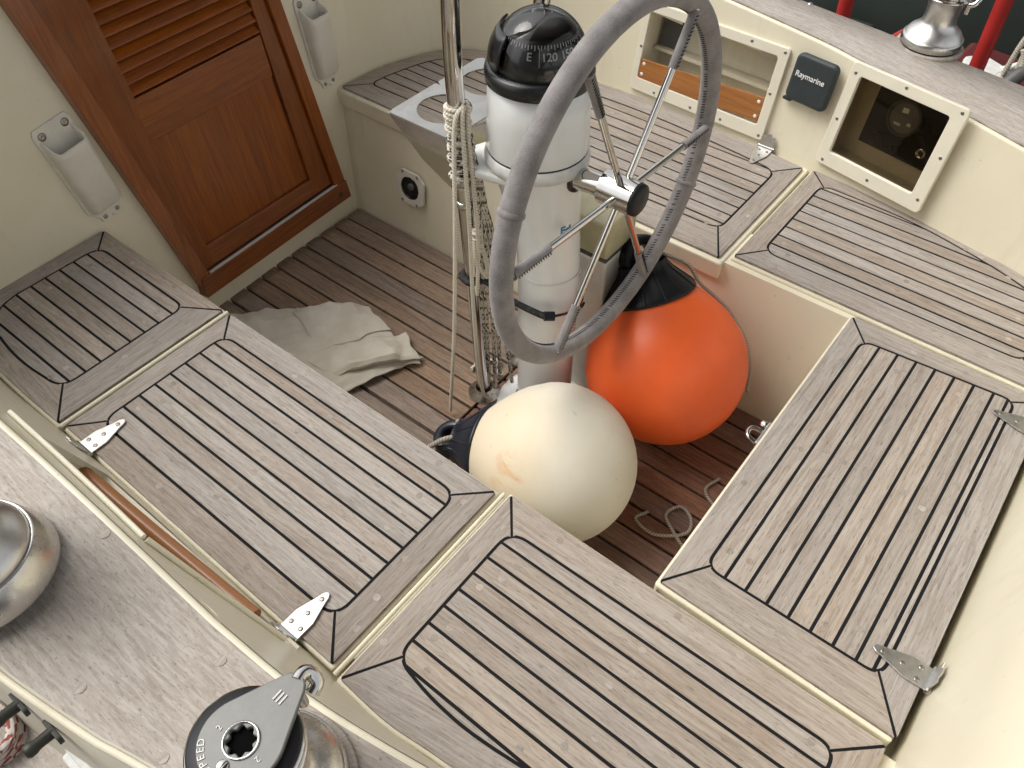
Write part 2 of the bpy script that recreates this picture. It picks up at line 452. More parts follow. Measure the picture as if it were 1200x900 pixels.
# ------------------------------------------------------------------ strap hinge (built round its barrel)
def hinge(parent, at, along, out, up, flip=False, rough=False):
    """at: middle of the barrel; out: towards the tip on the lid; up: the way the second leaf climbs"""
    along, out, up = V(along).normalized(), V(out).normalized(), V(up).normalized()
    at = V(at)
    nz = V((0, 0, 1))
    w = .0165
    pts = [(0, -w), (.031, -w), (.062, -.0072), (.069, -.0058), (.0735, -.003), (.0745, 0), (.0735, .003), (.069, .0058), (.062, .0072), (.031, w), (0, w)]
    if out.cross(along).z < 0: pts = list(reversed(pts))
    m = MB().plate(pts, (at, out, along, nz), .0005, .0028)
    pin = MB().tube([at+along*-.0185+nz*.003, at+along*.0185+nz*.003], .0046, 12)
    h = m.build('hinge', M['hinge'], parent, bevel=.0006)
    pin.build('hinge_pin', M['satin'], h)
    for a, b in ((.062, 0), (.037, 0), (.016, -.009), (.016, .009)):
        c = at+out*a+along*b+nz*.0028
        MB().lathe([(.0036, 0), (.0034, .0006), (.0020, .0010), (0, .0008)], c, nz, 12).build('screw', M['screw'], h)
    o2 = up; nn = along.cross(o2)
    if nn.dot(out) < 0: nn = -nn
    fr = (at+nz*.003+nn*.001, along, o2, nn)
    ws = [(-w, 0), (w, 0), (w, .018), (w*.9, .028), (w*.45, .026), (w*.2, .032), (-w*.2, .032), (-w*.45, .026), (-w*.9, .028), (-w, .018)]
    if (along.cross(o2)).dot(nn) < 0: ws = list(reversed(ws))
    MB().plate(ws, fr, .0, .0022).build('wall_leaf', M['hinge'], h, bevel=.0005)
    return h

# ------------------------------------------------------------------ seat lids
PITCH = .0305; GAP = .0047
def lid(label, outer, inner, rad, ax, zt, start, hinges=(), tones=(.5, .5, .5, .5), rim=.005, rimz=.032, merge=False, bun=True, pitch=PITCH, extra=None, cut=None):
    """outer, inner: four side polylines each; ax: the axis across the planks"""
    sm_ = lambda sd: [V((p.x, p.y)) for p in catmull([V((*q, 0)) for q in sd], 6)] if len(sd) > 2 else [V(q) for q in sd]
    outer = [sm_(sd) for sd in outer]; inner = [sm_(sd) for sd in inner]
    cs = [V(s[0]) for s in outer]; cx = sum((c for c in cs), V((0, 0)))/4
    t = thing('seat_hatch', label, 'seat hatch', (cx.x, cx.y, zt-.03), 'teak topped cockpit seat lids')
    full = [V(p) for s in outer for p in s[:-1]]
    body = inset(full, -rim)
    if cut is not None: body = clip(body, 1, cut, 9)
    MB().prism([tuple(p) for p in body], zt-rimz, zt-.0055).build('lid_rim', M['gel'], t, bevel=.004, bsegs=3)
    MB().prism([tuple(p) for p in inset(full, .001)], zt-.006, zt-.0009).build('caulking', M['caulk'], t)
    ins = rounded(inner, rad)
    path = [p for s in ins for p in s[:-1]]
    inner_in = inset(path, GAP/2); inner_out = inset(path, -GAP/2)
    # planks
    pl = MB(); lo = min(p[ax] for p in path); hi = max(p[ax] for p in path)
    k = start
    while k > lo: k -= pitch
    other = 1-ax
    ks = [k]
    while k < hi: k += pitch; ks.append(k)
    if merge:
        ks = [q for q in ks if not (lo < q < lo+.5*pitch or hi-.5*pitch < q < hi)]
    if extra is not None: ks = [lo-.1, extra]+[q for q in ks if q > extra+.01]
    for k, k2 in zip(ks, ks[1:]):
        q = clip(inner_in, ax, k+GAP/2, k2-GAP/2)
        if len(q) >= 3:
            A = sum(q[i].x*q[(i+1) % len(q)].y-q[(i+1) % len(q)].x*q[i].y for i in range(len(q)))
            if abs(A) > 2e-5:
                if A < 0: q = list(reversed(q))
                tn = rt(.25, .75)
                z = zt+random.uniform(-.0003, .0004)
                pl.prism([tuple(p) for p in q], zt-.005, z, tn, axis=other)
                if bun:
                    cen = (max(k, lo)+min(k2, hi))/2; l0 = min(p[other] for p in q)+.03; l1 = max(p[other] for p in q)-.03
                    if max(p[ax] for p in q)-min(p[ax] for p in q) > pitch*.6:
                        for l in [l0, l1]+([(l0+l1)/2] if l1-l0 > .3 else []):
                            l += random.uniform(-.012, .012); cc = cen+random.uniform(-.005, .005)
                            c = (cc, l) if ax == 0 else (l, cc)
                            pl.prism(circle(.0052, 14, c), z-.002, z+.00025, rt(.1, .9), axis=other, top_only=True)
    pl.build('planking', M['teak'], t)
    # margin boards, mitred
    mb = MB(); off = 0; n = len(inner_out)
    for i in range(4):
        sd = [V(p) for p in outer[i]]
        cnt = len(ins[i])
        inn = [inner_out[(off+j) % n] for j in range(cnt)]; off += cnt-1
        # open the mitres
        d0 = (sd[1]-sd[0]).normalized(); d1 = (sd[-1]-sd[-2]).normalized()
        g = GAP*.62
        sd[0] = sd[0]+d0*g; sd[-1] = sd[-1]-d1*g
        inn[0] = inn[0]+d0*g*.9; inn[-1] = inn[-1]-d1*g*.9
        along = (sd[-1]-sd[0]); L = along.length; along = along/L; cr = V((-along.y, along.x))
        tn = (tones[i]+random.uniform(-.05, .05), random.random(), 0)
        z = zt+.0002
        loop = sd+list(reversed(inn)); n_ = len(loop)
        vs = [(*p, z) for p in loop]+[(*p, zt-.005) for p in loop]
        uv = [(V(p[:2]).dot(along), V(p[:2]).dot(cr)) for p in vs]
        mb.add(vs, [tuple(range(n_))]+[(n_+q, n_+(q+1) % n_, (q+1) % n_, q) for q in range(n_)], uv, tn)
        def at_(P, f):
            d = poly_len(P)*f; i_ = 0
            while i_ < len(P)-2 and d > (P[i_+1]-P[i_]).length: d -= (P[i_+1]-P[i_]).length; i_ += 1
            l = (P[i_+1]-P[i_]).length; return P[i_]+(P[i_+1]-P[i_])*min(1, d/max(l, 1e-9))
        for q in (3, 8, 13, 18, 23):
            if random.random() < .75:
                c = at_(sd, q/26)*.5+at_(inn, q/26)*.5+along*random.uniform(-.02, .02)+cr*random.uniform(-.012, .012)
                pp = circle(.0052, 14, tuple(c))
                mb.add([(*p, z+.00025) for p in pp], [tuple(range(14))], [((V(p)).dot(along), V(p).dot(cr)) for p in pp], rt(.1, .9))
    mb.build('margin_boards', M['teak'], t)
    for h in hinges: hinge(t, *h)
    return t

L2 = lambda a, b: [a, b]
# port fore seat
lid('short teak seat lid beside the varnished door, its outer end rounded',
    [[(.178, 1.062), (.505, 1.062)], [(.505, 1.062), (.505, 1.432)], [(.505, 1.432), (.208, 1.428)], [(.208, 1.428), (.186, 1.34), (.178, 1.20), (.178, 1.062)]],
    [[(.222, 1.122), (.467, 1.125)], [(.467, 1.125), (.470, 1.394)], [(.470, 1.394), (.238, 1.394)], [(.238, 1.394), (.219, 1.30), (.214, 1.22), (.222, 1.122)]],
    [.03, .022, .03, .07], 0, -.004, .443-.0293*8, pitch=.0293, merge=True, tones=(.3, .45, .4, .45))
# port middle seat
lid('long teak seat lid with two bright strap hinges beside the stick in its slot',
    [[(.176, .432), (.507, .432)], [(.507, .432), (.507, 1.046)], [(.507, 1.046), (.182, 1.046)], [(.182, 1.046), (.176, .432)]],
    [[(.221, .474), (.468, .474)], [(.468, .474), (.467, 1.010)], [(.467, 1.010), (.222, 1.010)], [(.222, 1.010), (.221, .474)]],
    .028, 0, -.006, .444-.0303*7, pitch=.0303, merge=True, tones=(.12, .5, .5, .45),  # low first tone paints in the aft margin's duller sheen
    hinges=[((.172, .980, -.004), (0, 1, 0), (1, 0, 0), (-.35, 0, 1)), ((.166, .505, -.004), (0, 1, 0), (1, 0, 0), (-.3, 0, 1))])
# port aft seat
lid('wide teak seat lid nearest the camera, long seam curving along its outboard edge',
    [[(.178, -.160), (.512, -.160)], [(.512, -.160), (.514, .408)], [(.514, .408), (.168, .408)], [(.168, .408), (.166, .33), (.173, .266), (.184, .18), (.22, .0), (.26, -.160)]],
    [[(.27, -.115), (.471, -.115)], [(.471, -.115), (.467, .371)], [(.467, .371), (.232, .371)], [(.232, .371), (.220, .29), (.2225, .2), (.25, .02), (.28, -.115)]],
    [.03, .022, .03, .026], 0, 0, .4435-.0304*8, pitch=.0304, cut=-.158, tones=(.5, .6, .42, .45))
# helm seat across the stern
lid('teak helm seat lid with planks running across, in front of the cream stern wall',
    [[(.527, -.166), (1.186, -.166)], [(1.186, -.166), (1.184, .163)], [(1.184, .163), (.530, .163)], [(.530, .163), (.527, -.166)]],
    [[(.588, -.123), (1.158, -.123)], [(1.158, -.123), (1.138, .125)], [(1.138, .125), (.588, .125)], [(.588, .125), (.588, -.123)]],
    .022, 1, 0, .096-8*.0310, pitch=.0310, extra=-.1125, cut=-.164, tones=(.5, .5, .62, .5),
    hinges=[((.619, -.174, .002), (1, 0, 0), (0, 1, 0), (0, -.1, 1)), ((1.112, -.174, .002), (1, 0, 0), (0, 1, 0), (0, -.1, 1))])
# starboard aft seat
lid('teak seat lid below the smoked instrument window, curved along the wall',
    [[(1.204, -.160), (1.44, -.160)], [(1.44, -.160), (1.484, -.04), (1.522, .1), (1.545, .22), (1.562, .408)], [(1.562, .408), (1.206, .408)], [(1.206, .408), (1.204, -.160)]],
    [[(1.258, -.112), (1.42, -.112)], [(1.42, -.112), (1.462, -.03), (1.495, .08), (1.518, .2), (1.524, .371)], [(1.524, .371), (1.252, .371)], [(1.252, .371), (1.258, -.112)]],
    [.03, .04, .03, .03], 0, 0, 1.2825, pitch=.0325, tones=(.5, .5, .5, .5))
# starboard fore seat
lid('teak seat lid below the open locker window, behind the steering wheel',
    [[(1.185, .430), (1.560, .430)], [(1.560, .430), (1.578, .60), (1.592, .80), (1.590, 1.0), (1.575, 1.15)], [(1.575, 1.15), (1.545, 1.30), (1.475, 1.395), (1.33, 1.452), (1.188, 1.465)], [(1.188, 1.465), (1.185, .430)]],
    [[(1.262, .471), (1.512, .471)], [(1.512, .471), (1.528, .62), (1.54, .80), (1.535, 1.0), (1.52, 1.14)], [(1.52, 1.14), (1.485, 1.30), (1.425, 1.375), (1.32, 1.408), (1.24, 1.420)], [(1.24, 1.420), (1.262, .471)]],
    [.025, .03, .02, .025], 0, -.002, 1.314, pitch=.0328, merge=True, rim=.011, rimz=.045, tones=(.3, .5, .5, .5),
    hinges=[((1.577, .527, -.001), (0, 1, 0), (-1, 0, 0), (.17, 0, 1))])

# ------------------------------------------------------------------ the moulding
def ztop(y): return max(.17, min(.30, .197+.085*(y-.1))) if y < .95 else .27+(y-.95)*.55
STB_B = [(1.40, -.30), (1.478, -.08), (1.508, .07), (1.535, .2), (1.568, .41), (1.584, .53), (1.601, .88), (1.603, 1.02), (1.588, 1.17), (1.556, 1.32), (1.485, 1.41), (1.335, 1.468), (1.19, 1.478)]
PRT_B = [(.26, -.30), (.205, -.05), (.178, .16), (.160, .33), (.164, .48), (.170, .75), (.170, 1.0), (.166, 1.22), (.178, 1.33), (.215, 1.405), (.29, 1.437), (.45, 1.440)]
def spline2(P, n): return [V((p.x, p.y)) for p in catmull([V((x, y, 0)) for x, y in P], n)]
SB = spline2(STB_B, 8); PB = spline2(PRT_B, 8)
def sx_lean(y):  # how far the top stands outboard of the seat edge
    return .04+.03*min(1, max(0, (y-.1)/.5))
g = thing('starboard_coaming', 'cream moulded cockpit side with two inset windows under a teak cap', 'cockpit wall', (1.58, .5, 0)); del g['label'], g['category']; g['kind'] = 'structure'
W1 = ((1.582, .53, 0), (.05136, .99868, 0), (.16737, -.00861, .98586), (-.98455, .05063, .16760))
W2 = ((1.515, .17, 0), (.20786, .97816, 0), (.14510, -.03083, .98894), (-.96734, .20556, .14834))
W3 = ((1.567, .42, 0), (.15273, .98827, 0), (.14660, -.02266, .98894), (-.97733, .15104, .14834))

def stb_pt(p, i, t, P):
    """point on the inner wall: t 0 at the seat, 1 at the top"""
    a = P[max(0, i-1)]; b = P[min(len(P)-1, i+1)]; d = (b-a).normalized(); n = V((d.y, -d.x))
    z = ztop(p.y)
    return V((p.x+n.x*.165*z*t, p.y+n.y*.165*z*t, z*t))
# wall with two real openings: the panel between y .13 and .93 is laid flat along the window planes
def hole_panel(fr, a0, a1, b0, b1, rect, depth=0):
    """flat panel in a frame with a rectangular hole"""
    o, e, u, n = [V(q) for q in fr]; (x0, y0, x1, y1) = rect
    xs = [a0, x0, x1, a1]; ys = [b0, y0, y1, b1]
    rows = [[o+e*x+u*y for x in xs] for y in ys]
    return rows
wall = MB()
def wall_strip(i0, i1):
    rows = []
    for t in (-.12, .0, .33, .66, .92, 1):
        rows.append([stb_pt(SB[i], i, t, SB) for i in range(i0, i1+1)])
    return rows
# the wall surface as a loft, sampled densely, with faces left out behind the window frames
def dense(P, step=.0125):
    out = [P[0]]
    for i in range(len(P)-1):
        n = max(1, int((P[i+1]-P[i]).length/step))
        out += [P[i]+(P[i+1]-P[i])*(k+1)/n for k in range(n)]
    return out
SD = dense(SB)
NT = 22
rows = [[stb_pt(SD[i], i, -.12+1.12*k/NT, SD) for i in range(len(SD))] for k in range(NT+1)]
def in_win(c):
    for fr, (x0, y0, x1, y1) in ((W1, (.028, .040, .362, .188)), (W2, (.024, .056, .234, .214))):
        d = c-V(fr[0]); a, b, h = d.dot(V(fr[1])), d.dot(V(fr[2])), d.dot(V(fr[3]))
        if abs(h) < .05 and x0 < a < x1 and y0 < b < y1: return True
    return False
m_ = len(SD)
wall.grid(rows, skip=lambda i, j: in_win((rows[i][j]+rows[i+1][j+1])/2))
wall.build('inner_wall', M['gel'], g)
# rounded cream lip, then the teak cap
def coam_top(P, side, width):
    """rows running along the coaming top from inner lip to outer edge"""
    lip, teak, outer = [], [], []
    R = [[] for _ in range(9)]
    def xo(y):
        if side > 0: return 1.746
        T = ((-1, .09), (.25, .006), (.35, -.020), (.44, -.044), (.55, -.063), (.66, -.076), (2, -.088))
        for (a0, b0), (a1, b1) in zip(T, T[1:]):
            if a0 <= y <= a1: return b0+(b1-b0)*(y-a0)/(a1-a0)
        return -.1
    for i, p in enumerate(P):
        w = stb_pt(p, i, 1, P) if side > 0 else prt_pt(p, i, 1, P)
        a = P[max(0, i-1)]; b = P[min(len(P)-1, i+1)]; d = (b-a).normalized(); n = V((d.y, -d.x, 0))*(1 if side > 0 else -1)
        z = w.z; width = max(.05, (xo(w.y)-w.x)*side)
        for k, (o, h) in enumerate(((0, -.005), (.0006, .000), (.0022, .0030), (.0052, .0042), (.0078, .004), (width, .004), (width+.006, .003), (width+.016, -.11), (width+.03, -.19))):
            R[k].append(w+n*o+V((0, 0, h)))
    return R
SI = [p for p in SD if p.y < 1.2]
R = coam_top(SD[:len(SI)], 1, .175)
MB().grid(R[:5]).build('lip', M['gel'], g)
MB().grid(R[4:6], tone=(.5, .3, 0)).build('teak_cap', M['teak_pale'], g, solid=.004)
MB().grid(R[5:]).build('outer_face', M['gel'], g)

def prt_pt(p, i, t, P):
    a = P[max(0, i-1)]; b = P[min(len(P)-1, i+1)]; d = (b-a).normalized(); n = V((-d.y, d.x))
    z = ztop(p.y); ln = .30 if p.y > .45 else .30*max(.62, 1-(.45-p.y)*1.0)
    return V((p.x+n.x*ln*z*t, p.y+n.y*ln*z*t, z*t))
gp = thing('port_coaming', 'x', 'x', (.1, .5, 0)); del gp['label'], gp['category']; gp['kind'] = 'structure'
PD = dense(PB)
for y_ in (.474, .886):
    for i in range(len(PD)-1):
        if PD[i].y < y_ < PD[i+1].y:
            PD.insert(i+1, PD[i]+(PD[i+1]-PD[i])*((y_-PD[i].y)/(PD[i+1].y-PD[i].y))); break
def zhi(y):
    if y < .474: return .045
    if y < .61: return .045+(y-.474)/.136*.163
    return .208
prow = [[], [], [], [], [], [], []]
for i, p in enumerate(PD):
    zt = ztop(p.y)
    for k, z in enumerate((-.03, .0, .024, zhi(p.y), zhi(p.y)*.5+zt*.5, zt-.006, zt)):
        prow[k].append(prt_pt(p, i, z/zt, PD))
MB().grid(prow, flip=True, skip=lambda i, j: i == 2 and PD[j].y >= .473 and PD[j+1].y <= .887).build('inner_wall', M['gel'], gp)
PI_ = [p for p in PD if p.y < 1.25]
R = coam_top(PD[:len(PI_)], -1, .162)
MB().grid(R[:5], flip=True).build('lip', M['gel'], gp)
cap = MB().grid(R[4:6], tone=(.5, .6, 0), flip=True)
cap = cap.build('teak_cap', M['teak_pale'], gp)
from mathutils.bvhtree import BVHTree
bm_ = bmesh.new(); bm_.from_mesh(cap.data); bv = BVHTree.FromBMesh(bm_); bm_.free()
bg = MB()
for (x, y) in ((.07, .42), (-.03, .50), (.05, .21), (-.02, .39), (.08, .62), (-.035, .72), (.06, .80), (.085, .33)):
    hit = bv.ray_cast(V((x, y, 3))*S-cap.location-gp.location, V((0, 0, -1)))[0]
    if hit is None: continue
    z = (hit.z+gp.location.z)/S+.0003
    bg.add([(px, py, z) for px, py in circle(.0058, 16, (x, y))], [tuple(range(16))], None, rt(.4, .7))
bg.build('wood_bungs', M['teak_pale'], gp)
MB().grid(R[5:], flip=True).build('outer_face', M['gel_grey'], gp)
MB().tube([tuple(p) for p in R[6]], .0038, 8).build('edge_lip', M['gel_dirty'], gp)
# the cubby behind the slot
cb = MB()
z0, y0, y1 = .022, .468, .893
def wx(y, z): return .168-.30*z
cb.add([(wx(0, .022), y0, .022), (wx(0, .022), y1, .022), (.045, y1, .012), (.045, y0, .012)], [(0, 1, 2, 3)])
cb.add([(.045, y0, .012), (.045, y1, .012), (.035, y1, .215), (.035, y0, .20)], [(0, 1, 2, 3)])
cb.add([(.155, y0, .02), (.045, y0, .012), (.035, y0, .21), (.095, y0, .21)], [(0, 1, 2, 3)])
cb.add([(.155, y1, .02), (.045, y1, .012), (.035, y1, .215), (.095, y1, .225)], [(0, 1, 2, 3)])
cb.add([(.035, y1, .215), (.035, y0, .20), (.100, y0, .215), (.097, y1, .222)], [(0, 1, 2, 3)])
cb.build('slot_lining', M['gel_dirty'], gp)
def on_wall(y, z, off):
    i = min(range(1, len(PD)-1), key=lambda q: abs(PD[q].y-y)); p = prt_pt(PD[i], i, z/ztop(PD[i].y), PD)
    return (p.x+off, y, z)
MB().tube([on_wall(y, .2085, .004) for y in (.612, .68, .75, .82, .90)], .0036, 8, 4).build('slot_trim', M['gel_trim'], gp)
MB().tube([on_wall(.476, .049, .003), on_wall(.51, .089, .003), on_wall(.545, .131, .003), on_wall(.608, .2065, .004)], .0036, 8, 4).build('slot_trim', M['gel'], gp)

# side deck outboard of the port coaming
sd = MB().grid([[(-.03, -.3, .045), (-.06, 1.4, .075)], [(-.45, -.3, .045), (-.45, 1.4, .075)]], tone=(.4, .4, 0), flip=False)
structure(sd.build('side_deck', M['teak_pale']))
MB().grid([[(-.137, -.3, .0465), (-.167, 1.4, .0765)], [(-.1405, -.3, .0465), (-.1705, 1.4, .0765)]]).build('deck_seam', M['caulk'], bpy.data.objects['side_deck'])

# stern wall
sw = MB().grid([[(x, -.178-.10*max(0, z), z) for x in [.1+.075*k for k in range(21)]] for z in (-.3, 0, .08, .16, .36)]+[[(x, -.222, .367) for x in [.1+.075*k for k in range(21)]], [(x, -.235, .37) for x in [.1+.075*k for k in range(21)]], [(x, -.6, .37) for x in [.1+.075*k for k in range(21)]]])
structure(sw.build('stern_wall', M['gel']))
# forward bulkhead
def by(x, z): return 1.44+.05*(x-.5)+.15*z
bw = MB().grid([[(x, by(x, z), z) for x in (-.3, .0, .3, .55, .8, 1.1, 1.2, 1.36)] for z in (-.335, -.2, 0, .25, .5, .62)], smooth=False)
structure(bw.build('forward_bulkhead', M['gel']))

# seat fronts and footwell sole
def seat_front(name, pts0, pts1):
    return structure(MB().grid([pts0, pts1]).build(name, M['gel']))
k = 11
f0 = [(1.181+.008, 1.50-(1.50-.16)*i/k, -.012) for i in range(k+1)]; f1 = [(1.137, 1.50-(1.50-.16)*i/k, -.33) for i in range(k+1)]
sf = MB(); sf.grid([f0, f1], flip=True)
sf.grid([[(1.30, p[1], -.012) for p in f0], f0], flip=True)
structure(sf.build('starboard_seat_front', M['gel']))
pf = MB()
p0 = [(.509, -.2+.14*i, -.016) for i in range(13)]; p1 = [(.552, -.2+.14*i, -.33) for i in range(13)]
pf.grid([p0, p1]); pf.grid([[(.2, p[1], -.016) for p in p0], p0])
structure(pf.build('port_seat_front', M['gel']))
af = MB().grid([[(.5+.1*i, .162, -.012) for i in range(8)], [(.5+.1*i, .206, -.33) for i in range(8)]])
structure(af.build('aft_seat_front', M['gel']))
# channels below the lids
ch = MB()
for x0, x1 in ((.15, .507), (1.19, 1.63)):
    ch.add([(x0, -.2, -.033), (x1, -.2, -.033), (x1, 1.46, -.033), (x0, 1.46, -.033)], [(0, 1, 2, 3)])
ch.add([(.5, -.2, -.06), (1.2, -.2, -.06), (1.2, .16, -.06), (.5, .16, -.06)], [(0, 1, 2, 3)])
structure(ch.build('seat_channels', M['gel_dirty']))
structure(MB().add([(.4, .1, -.328), (1.25, .1, -.328), (1.25, 1.5, -.328), (.4, 1.5, -.328)], [(0, 1, 2, 3)]).build('cockpit_floor', M['gel_dirty']))
# cross ridge of cream gelcoat between lids
rg = MB()
for (x0, x1, y) in ((.168, .512, .4195), (.176, .508, 1.0535)):
    rg.tube([(x0, y, -.007), (x1, y, -.007)], .0036, 8)
structure(rg.build('lid_ridges', M['gel']))

# ------------------------------------------------------------------ teak sole boards
def sole(label, x0, x1, y0, y1, n, mat, r=.010, dz=0, tlo=.2, thi=.8):
    t = thing('sole_grating', label, 'floor grating', ((x0+x1)/2, (y0+y1)/2, -.325))
    w = (x1-x0)/n
    bd = MB()
    for i in range(n):
        a, b = x0+i*w+.0028, x0+(i+1)*w-.0028
        bd = MB()
        p = [(a, y0), (b, y0), (b, y1-r*.7)]+[(b-r*(1-math.cos(q*PI/8)), y1-r*(1-math.sin(q*PI/8))) for q in range(1, 4)]+[(a+r*(1-math.sin(q*PI/8)), y1-r*(1-math.cos(q*PI/8))) for q in range(1, 4)]+[(a, y1-r*.7)]
        bd.prism(p, -.326, -.3095+dz+random.uniform(-.0006, .0006), rt(tlo, thi))
        bd.build('floor_board', mat, t, bevel=.002)
    MB().box((x0+.02, y0, -.3275), (x1-.02, y1-.02, -.3165)).build('batten_bed', M['caulk'], t)
    return t
sole('grey brown teak floor grating with rounded board ends by the door', .693, 1.136, .735, 1.415, 9, M['teak_sole'])
sole('short run of brown floor boards hidden under the seat beside the towel', .557, .690, .735, 1.412, 3, M['teak_sole'])
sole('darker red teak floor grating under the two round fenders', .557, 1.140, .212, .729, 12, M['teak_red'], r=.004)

# ------------------------------------------------------------------ companionway door
t = thing('companionway_door', 'varnished mahogany door with louvres above a plain panel', 'door', (.87, by(.87, -.25), -.25))
def bf(off): # frame lying on the bulkhead
    o = V((0, 1.415, 0)); e = V((1, .05, 0)).normalized(); u = V((0, .15, 1)); u.normalize(); n = e.cross(u)
    return (o, e, u, n)
BF = bf(0)
def bq(x, z): return (x*1.00125, z*1.0112)
def bplate(poly, t0, t1, name, mat=M['mahogany'], par=None, tone=None, axis=1, bevel=.0015):
    pp = [bq(*p) for p in poly]
    return MB().plate(pp, BF, t0, t1, tone or rt(.3, .7), axis).build(name, mat, par or t, bevel=bevel)
xl = lambda z: .536+.098*(.404-z)/.63       # outer edges of the frame
xr = lambda z: 1.073+.031*(.235-z)/.46
zt_, zb_ = .60, -.225
f = bplate([(xl(zb_), zb_), (xl(zb_)+.03, zb_), (xl(zt_)+.042, zt_), (xl(zt_), zt_)], 0, .026, 'door_frame', tone=(.75, .3, 0))
bplate([(xr(zb_)-.035, zb_), (xr(zb_), zb_), (xr(zt_), zt_), (xr(zt_)-.03, zt_)], 0, .026, 'door_frame', tone=(.7, .7, 0))
s_ = bplate([(xl(zb_)-.002, -.254), (xr(zb_)+.002, -.254), (xr(zb_), -.207), (xl(zb_)+.004, -.207)], 0, .030, 'sill', tone=(.35, .2, 0), axis=0)
MB().plate([bq(1.068, -.236), bq(1.08, -.236), bq(1.08, -.228), bq(1.068, -.228)], BF, .0295, .0312).build('bolt_hole', M['hole'], s_)
MB().plate([bq(xl(zb_)+.03, -.2065), bq(xr(zb_)-.03, -.2065), bq(xr(zb_)-.03, -.2048), bq(xl(zb_)+.03, -.2048)], BF, .02, .0285).build('drip_strip', M['white_worn'], s_)
# leaf: stiles, rails, panel, louvres
x0, x1 = .668, 1.001
bplate([(xl(-.2)+.032, -.2), (.690, -.2), (x0-.004, .62), (xl(.62)+.044, .62)], .002, .017, 'stile', tone=(.3, .9, 0))
bplate([(1.008, -.2), (xr(-.2)-.037, -.2), (xr(.62)-.032, .62), (.999, .62)], .002, .017, 'stile', tone=(.35, .5, 0))
bplate([(.688, -.2), (1.010, -.2), (1.009, -.16), (.687, -.152)], .002, .0175, 'rail', tone=(.4, .1, 0), axis=0)
bplate([(.672, .103), (.999, .103), (1.0, .190), (.668, .190)], .002, .0175, 'rail', tone=(.5, .6, 0), axis=0)
bplate([(.664, .44), (1.0, .44), (1.0, .62), (.664, .62)], .002, .0175, 'rail', tone=(.45, .4, 0), axis=0)
bplate([(.686, -.157), (1.010, -.157), (1.0, .106), (.672, .106)], .0, .009, 'door_panel', tone=(.62, .8, 0))
bplate([(.664, .186), (1.002, .186), (1.002, .45), (.664, .45)], -.004, .001, 'louvre_back', tone=(.0, .5, 0))
lv = MB()
zz = .194
while zz < .44:
    o, e, u, n = [V(q) for q in BF]
    a = o+e*.664+u*(zz*1.0112)+n*.0150; b = o+e*1.003+u*(zz*1.0112)+n*.0150
    up = u*.0155-n*.014
    th = n*.005+u*.004
    c = [a-th*.5, b-th*.5, b+up-th*.5, a+up-th*.5, a+th*.5, b+th*.5, b+up+th*.5, a+up+th*.5]
    uv = [(q.x, q.z) for q in c]
    lv.add(c, [(3,2,1,0),(4,5,6,7),(0,1,5,4),(1,2,6,5),(2,3,7,6),(3,0,4,7)], uv, rt(.75, 1))
    zz += .0222
lv.build('louvres', M['mahogany'], t, bevel=.001)
cv = bpy.data.objects['louvres']

# ------------------------------------------------------------------ winch handle pockets
def pocket(label, x, z0, z1, w, tilt=0):
    o, e, u, n = [V(q) for q in BF]
    o = o+e*(x+math.tan(tilt)*z1)
    e, u = e*math.cos(tilt)+u*math.sin(tilt), u*math.cos(tilt)-e*math.sin(tilt)
    t = thing('handle_pocket', label, 'winch handle pocket', tuple(o+u*z0), 'white plastic winch handle pockets')
    fr = (o, e, u, n); h = z1-z0
    back = [(-w/2-.006, z0+.03), (-w/2-.006, z1-.01), (-w/2, z1), (w/2, z1), (w/2+.006, z1-.01), (w/2+.006, z0+.03), (w*.36, z0+.012), (w*.32, z0), (w*.1, z0-.004), (0, z0+.004), (-w*.1, z0-.004), (-w*.32, z0), (-w*.36, z0+.012)]
    MB().plate(list(reversed(back)), fr, .0005, .0045).build('back_plate', M['white_plastic'], t, bevel=.0015)
    # open topped pocket: a shell with a U section
    zt = z1-.045; zb = z0+.026; d0, d1 = .042, .026
    def sect(z, dep, wi, ins):
        k = .012
        pts = [(-wi/2+ins, .004), (-wi/2+ins, dep-k-ins*0), (-wi/2+k*.4+ins, dep-k*.3-ins*.4), (-wi/2+k+ins, dep-ins), (wi/2-k-ins, dep-ins), (wi/2-k*.4-ins, dep-k*.3-ins*.4), (wi/2-ins, dep-k), (wi/2-ins, .004)]
        return [o+e*a+u*z+n*b for a, b in pts]
    mb = MB()
    zz = [zb, zb+.01, (zb+zt)/2, zt-.012, zt]
    def dep(z): return d1+(d0-d1)*(z-zb)/(zt-zb)
    outer_rows = [sect(z, dep(z)*(1 if i else .75), w*(1 if i else .92), 0) for i, z in enumerate(zz)]
    inner_rows = [sect(z, dep(z), w, .0035) for z in reversed(zz[1:])]
    # the back horns stand higher than the front lip
    for r in (outer_rows[-1], inner_rows[0]):
        for q in (0, 7): r[q] = r[q]+u*.022
        for q in (1, 6): r[q] = r[q]+u*.006
    mb.grid([list(reversed(r)) for r in outer_rows+inner_rows])
    bt = outer_rows[0]; mb.add(bt, [tuple(range(8))])
    mb.build('pocket_shell', M['white_plastic'], t)
    for a, z, r in ((-w*.36, z1-.016, .008), (w*.36, z1-.016, .008), (-w*.2, z0+.008, .0045), (w*.22, z0+.008, .0045)):
        MB().lathe([(r, 0), (r*.9, .0014), (r*.45, .0018), (0, .0010)], o+e*a+u*z+n*.0045, n, 16).build('screw', M['screw'], t)
    return t
pocket('white plastic winch handle pocket left of the varnished door', .512, .010, .222, .070, math.radians(7))
pocket('white plastic winch handle pocket right of the door above the corner seat', 1.158, .012, .222, .062)

